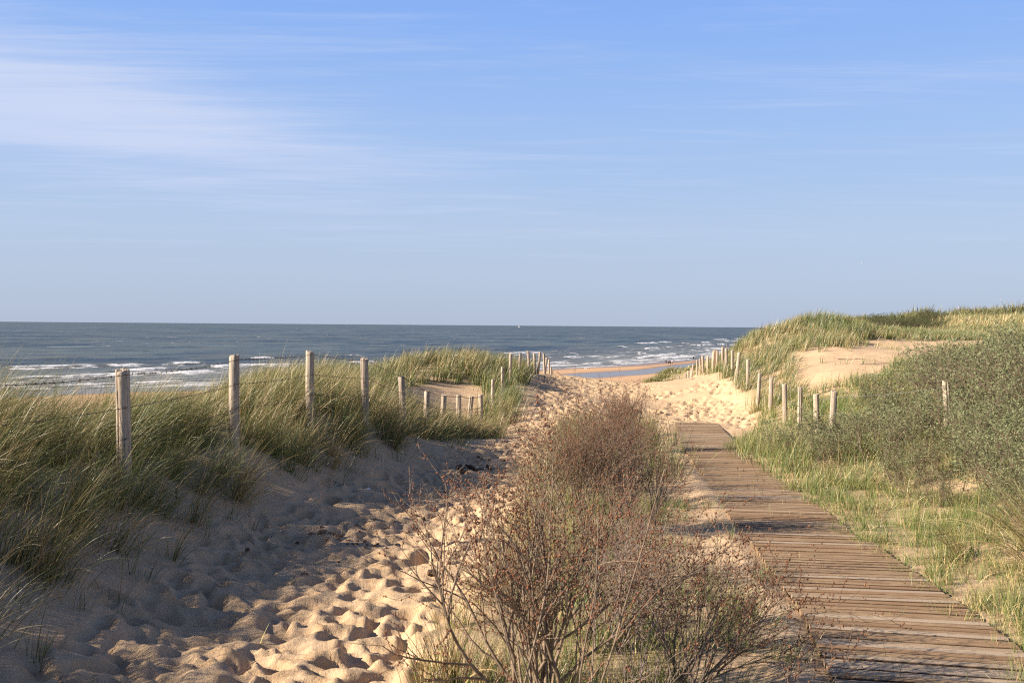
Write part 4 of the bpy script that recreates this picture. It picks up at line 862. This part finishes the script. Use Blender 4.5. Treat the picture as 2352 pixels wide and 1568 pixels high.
# loose stalks on the sand
for i, (xd, yd, tl, lab) in enumerate([(595, 1480, 1.15, 'single upright yellow grass stalk stuck in the foreground sand'), (545, 1330, .9, 'dry reddish leaf scrap on the dark sand')][:1]):
    c = hit(xd, yd); r2 = np.random.default_rng(5); V, Fc, C = blades(r2, np.array([[0, 0, -.02], [.01, 0, -.02]]), np.array([.16, .09]), np.array([.2, .4]), np.array([.35, .6]), np.array([.2, .3]), np.array([.008, .006]), np.array([[.5, .45, .15], [.45, .35, .15]]), 4)
    o = link('grass_stalk', npmesh('grass_stalk', V, Fc, False, dict(col=C)), M['grass']); o.location = c; tag(o, lab, 'grass stalk')

# ------------------------------------------------------------------ people, gulls, boat (all far away)
def skin_mesh(name, verts, edges, radii, sub=1, root_i=0):
    me = bpy.data.meshes.new(name); me.from_pydata(verts, edges, []); o = bpy.data.objects.new(name, me); COL.objects.link(o); md = o.modifiers.new('s', 'SKIN'); me_sk = me.skin_vertices[0].data if me.skin_vertices else None
    if me_sk is None: 
        bpy.context.view_layer.objects.active = o
    for i, r in enumerate(radii): me.skin_vertices[0].data[i].radius = (r, r)
    me.skin_vertices[0].data[root_i].use_root = True
    if sub: o.modifiers.new('b', 'SUBSURF').levels = sub
    dg = bpy.context.evaluated_depsgraph_get(); out = bpy.data.meshes.new_from_object(o.evaluated_get(dg)); bpy.data.objects.remove(o); out.name = name; out.polygons.foreach_set('use_smooth', [True] * len(out.polygons)); return out
def person(label, loc, H, coat, legs, stride, rz, group):
    root = empty('person', loc, rz); tag(root, label, 'person', group); s = H / 1.75; st = stride
    v = [(0, 0, .95), (0, 0, 1.12), (0, .01, 1.40), (0, .01, 1.52), (0, .02, 1.64), (.10, 0, .90), (.11, st * .5, .50), (.11, st * .8, .07), (.11, st * .8 + .13, .04), (-.10, 0, .90), (-.11, -st * .3, .50), (-.11, -st * .9, .10), (-.11, -st * .9 + .12, .04),
         (.19, 0, 1.40), (.24, -.04, 1.13), (.24, .08, .90), (.24, .12, .80), (-.19, 0, 1.40), (-.24, .03, 1.13), (-.24, .10, .92), (-.24, .13, .82)]
    e = [(0, 1), (1, 2), (2, 3), (3, 4), (0, 5), (5, 6), (6, 7), (7, 8), (0, 9), (9, 10), (10, 11), (11, 12), (2, 13), (13, 14), (14, 15), (15, 16), (2, 17), (17, 18), (18, 19), (19, 20)]
    r = [.13, .12, .12, .055, .105, .085, .06, .042, .035, .085, .06, .042, .035, .055, .045, .035, .04, .055, .045, .035, .04]
    b = link('body', skin_mesh('body', [tuple(a * s for a in p) for p in v], e, [x * s for x in r]), M['skin'], root)
    jv = [(0, 0, .84), (0, 0, 1.12), (0, .01, 1.42), (.19, 0, 1.40), (.245, -.04, 1.12), (.245, .08, .93), (-.19, 0, 1.40), (-.245, .03, 1.12), (-.245, .10, .95)]
    je = [(0, 1), (1, 2), (2, 3), (3, 4), (4, 5), (2, 6), (6, 7), (7, 8)]; link('jacket', skin_mesh('jacket', [tuple(a * s for a in p) for p in jv], je, [.17 * s, .165 * s, .145 * s, .08 * s, .068 * s, .055 * s, .08 * s, .068 * s, .055 * s], 1, 1), M[coat], root)
    zt = .36; tv = [(0, 0, .90), (.10, 0, .86), (.11, st * .5, .52), (.11, st * .6, zt), (-.10, 0, .86), (-.11, -st * .3, .52), (-.11, -st * .5, zt)]
    link('trousers', skin_mesh('trousers', [tuple(a * s for a in p) for p in tv], [(0, 1), (1, 2), (2, 3), (0, 4), (4, 5), (5, 6)], [.15 * s, .11 * s, .085 * s, .07 * s, .11 * s, .085 * s, .07 * s]), M[legs], root)
    link('hair', skin_mesh('hair', [(0, .0, 1.66 * s), (0, -.03 * s, 1.70 * s)], [(0, 1)], [.112 * s, .10 * s]), M['hair'], root)
GP = 'walkers on the beach'
for xd, yd, H, c_, l_, st, lab in ((1529.8, 835.2, 1.80, 'black', 'black', .25, 'walker in a black coat, leftmost of the four on the beach'), (1535.2, 836, 1.86, 'black', 'black', .3, 'tall walker in dark coat, second of the four on the beach'),
                               (1539.3, 836, 1.78, 'brown', 'black', .2, 'walker in a brown-red jacket between the dark and the pale one'), (1543.8, 835, 1.68, 'pale', 'black', .3, 'walker in a pale top, rightmost of the four')):
    p = PZ(xd, yd, .45); p.z = h1(p.x, p.y); person(lab, p, H, c_, l_, st, math.radians(-20), GP)
p = PZ(1592.6, 825.2, .2); p.z = h1(p.x, p.y); person('lone dark figure standing at the water edge beyond the group', p, 1.8, 'black', 'black', .08, .5, None)
def gull(label, loc, flying, rz, s=1.0):
    root = empty('gull', loc, rz); root.scale = (s, s, s); tag(root, label, 'bird')
    link('body', skin_mesh('body', [(0, -.24, .0), (0, -.1, .0), (0, .08, .02), (0, .18, .06), (0, .26, .055)], [(0, 1), (1, 2), (2, 3), (3, 4)], [.02, .06, .075, .045, .012], 1, 1), M['white'], root)
    for sg in (-1, 1):
        if flying: pts = [(sg * .04, .10, .03), (sg * .32, .14, .16), (sg * .68, .02, .08), (sg * .34, .0, .15), (sg * .04, -.08, .03)]
        else: pts = [(sg * .06, .08, .06), (sg * .085, -.02, .03), (sg * .03, -.30, .03), (sg * .01, -.1, .09), (sg * .02, .06, .10)]
        V = [Vector(p) for p in pts] + [Vector(p) + Vector((0, 0, .014)) for p in pts]; Fc = [(0, 1, 2, 3, 4), (9, 8, 7, 6, 5)] + [(i, (i + 1) % 5, 5 + (i + 1) % 5, 5 + i) for i in range(5)]
        me = bpy.data.meshes.new('wing'); me.from_pydata([tuple(v) for v in V], [], Fc); me.update(); link('wing', me, M['gullgrey'], root)
    if not flying:
        for sg in (-1, 1): V, Fq = tubes([(sg * .03, 0, -.15, sg * .03, 0, -.03, .008, .008)], 4); link('leg', npmesh('leg', V, Fq), M['bud'], root)
gull('gull gliding with spread wings in the sky above the right dune', P(1979, 604, 230), True, 2.9)
gull('tiny distant gull low over the far ridge at right', P(2298.5, 688, 420), True, 1.2)
for xd, lab in ((1343, 'white gull standing on wet sand, left of the pair'), (1347, 'white gull standing on wet sand, right of the pair')):
    p = PZ(xd, 847.5, .2); p.z = h1(p.x, p.y) + .15; gull(lab, p, False, .7, 1.3)
def boat():
    p = PZ(1192, 747.5, 0); d = Vector((p.x, p.y, 0)).normalized() * 7500; root = empty('sailboat', (d.x, d.y, 0)); tag(root, 'tiny white sailboat on the horizon', 'sailboat')
    V = []; Fc = []
    for i in range(7):
        f = i / 6 * 2 - 1; wdt = 1.9 * (1 - abs(f) ** 2.2); V += [(f * 6, -wdt, 1.4), (f * 5.4, -wdt * .5, -.4), (f * 5.4, wdt * .5, -.4), (f * 6, wdt, 1.4)]
        if i: b = 4 * i; Fc += [(b - 4 + j, b - 4 + (j + 1) % 4, b + (j + 1) % 4, b + j) for j in range(4)]
    link('hull', npmesh('hull', V, Fc), M['white'], root)
    for nm, pts in (('mainsail', [(.1, 0, 2.6), (-4.8, .5, 2.6), (.1, 0, 16)]), ('jib', [(.5, 0, 14), (5.8, 0, 1.8), (.9, .5, 2.4)])):
        V = pts + [(a, b + .06, c) for a, b, c in pts]; me = bpy.data.meshes.new(nm); me.from_pydata(V, [], [(0, 1, 2), (5, 4, 3), (0, 1, 4, 3), (1, 2, 5, 4), (2, 0, 3, 5)]); link(nm, me, M['white'], root)
    V, Fq = tubes([(.3, 0, 1, .3, 0, 17, .12, .08)], 6); link('mast', npmesh('mast', V, Fq), M['gullgrey'], root)
boat()
print('verts', sum(len(m_.vertices) for m_ in bpy.data.meshes))
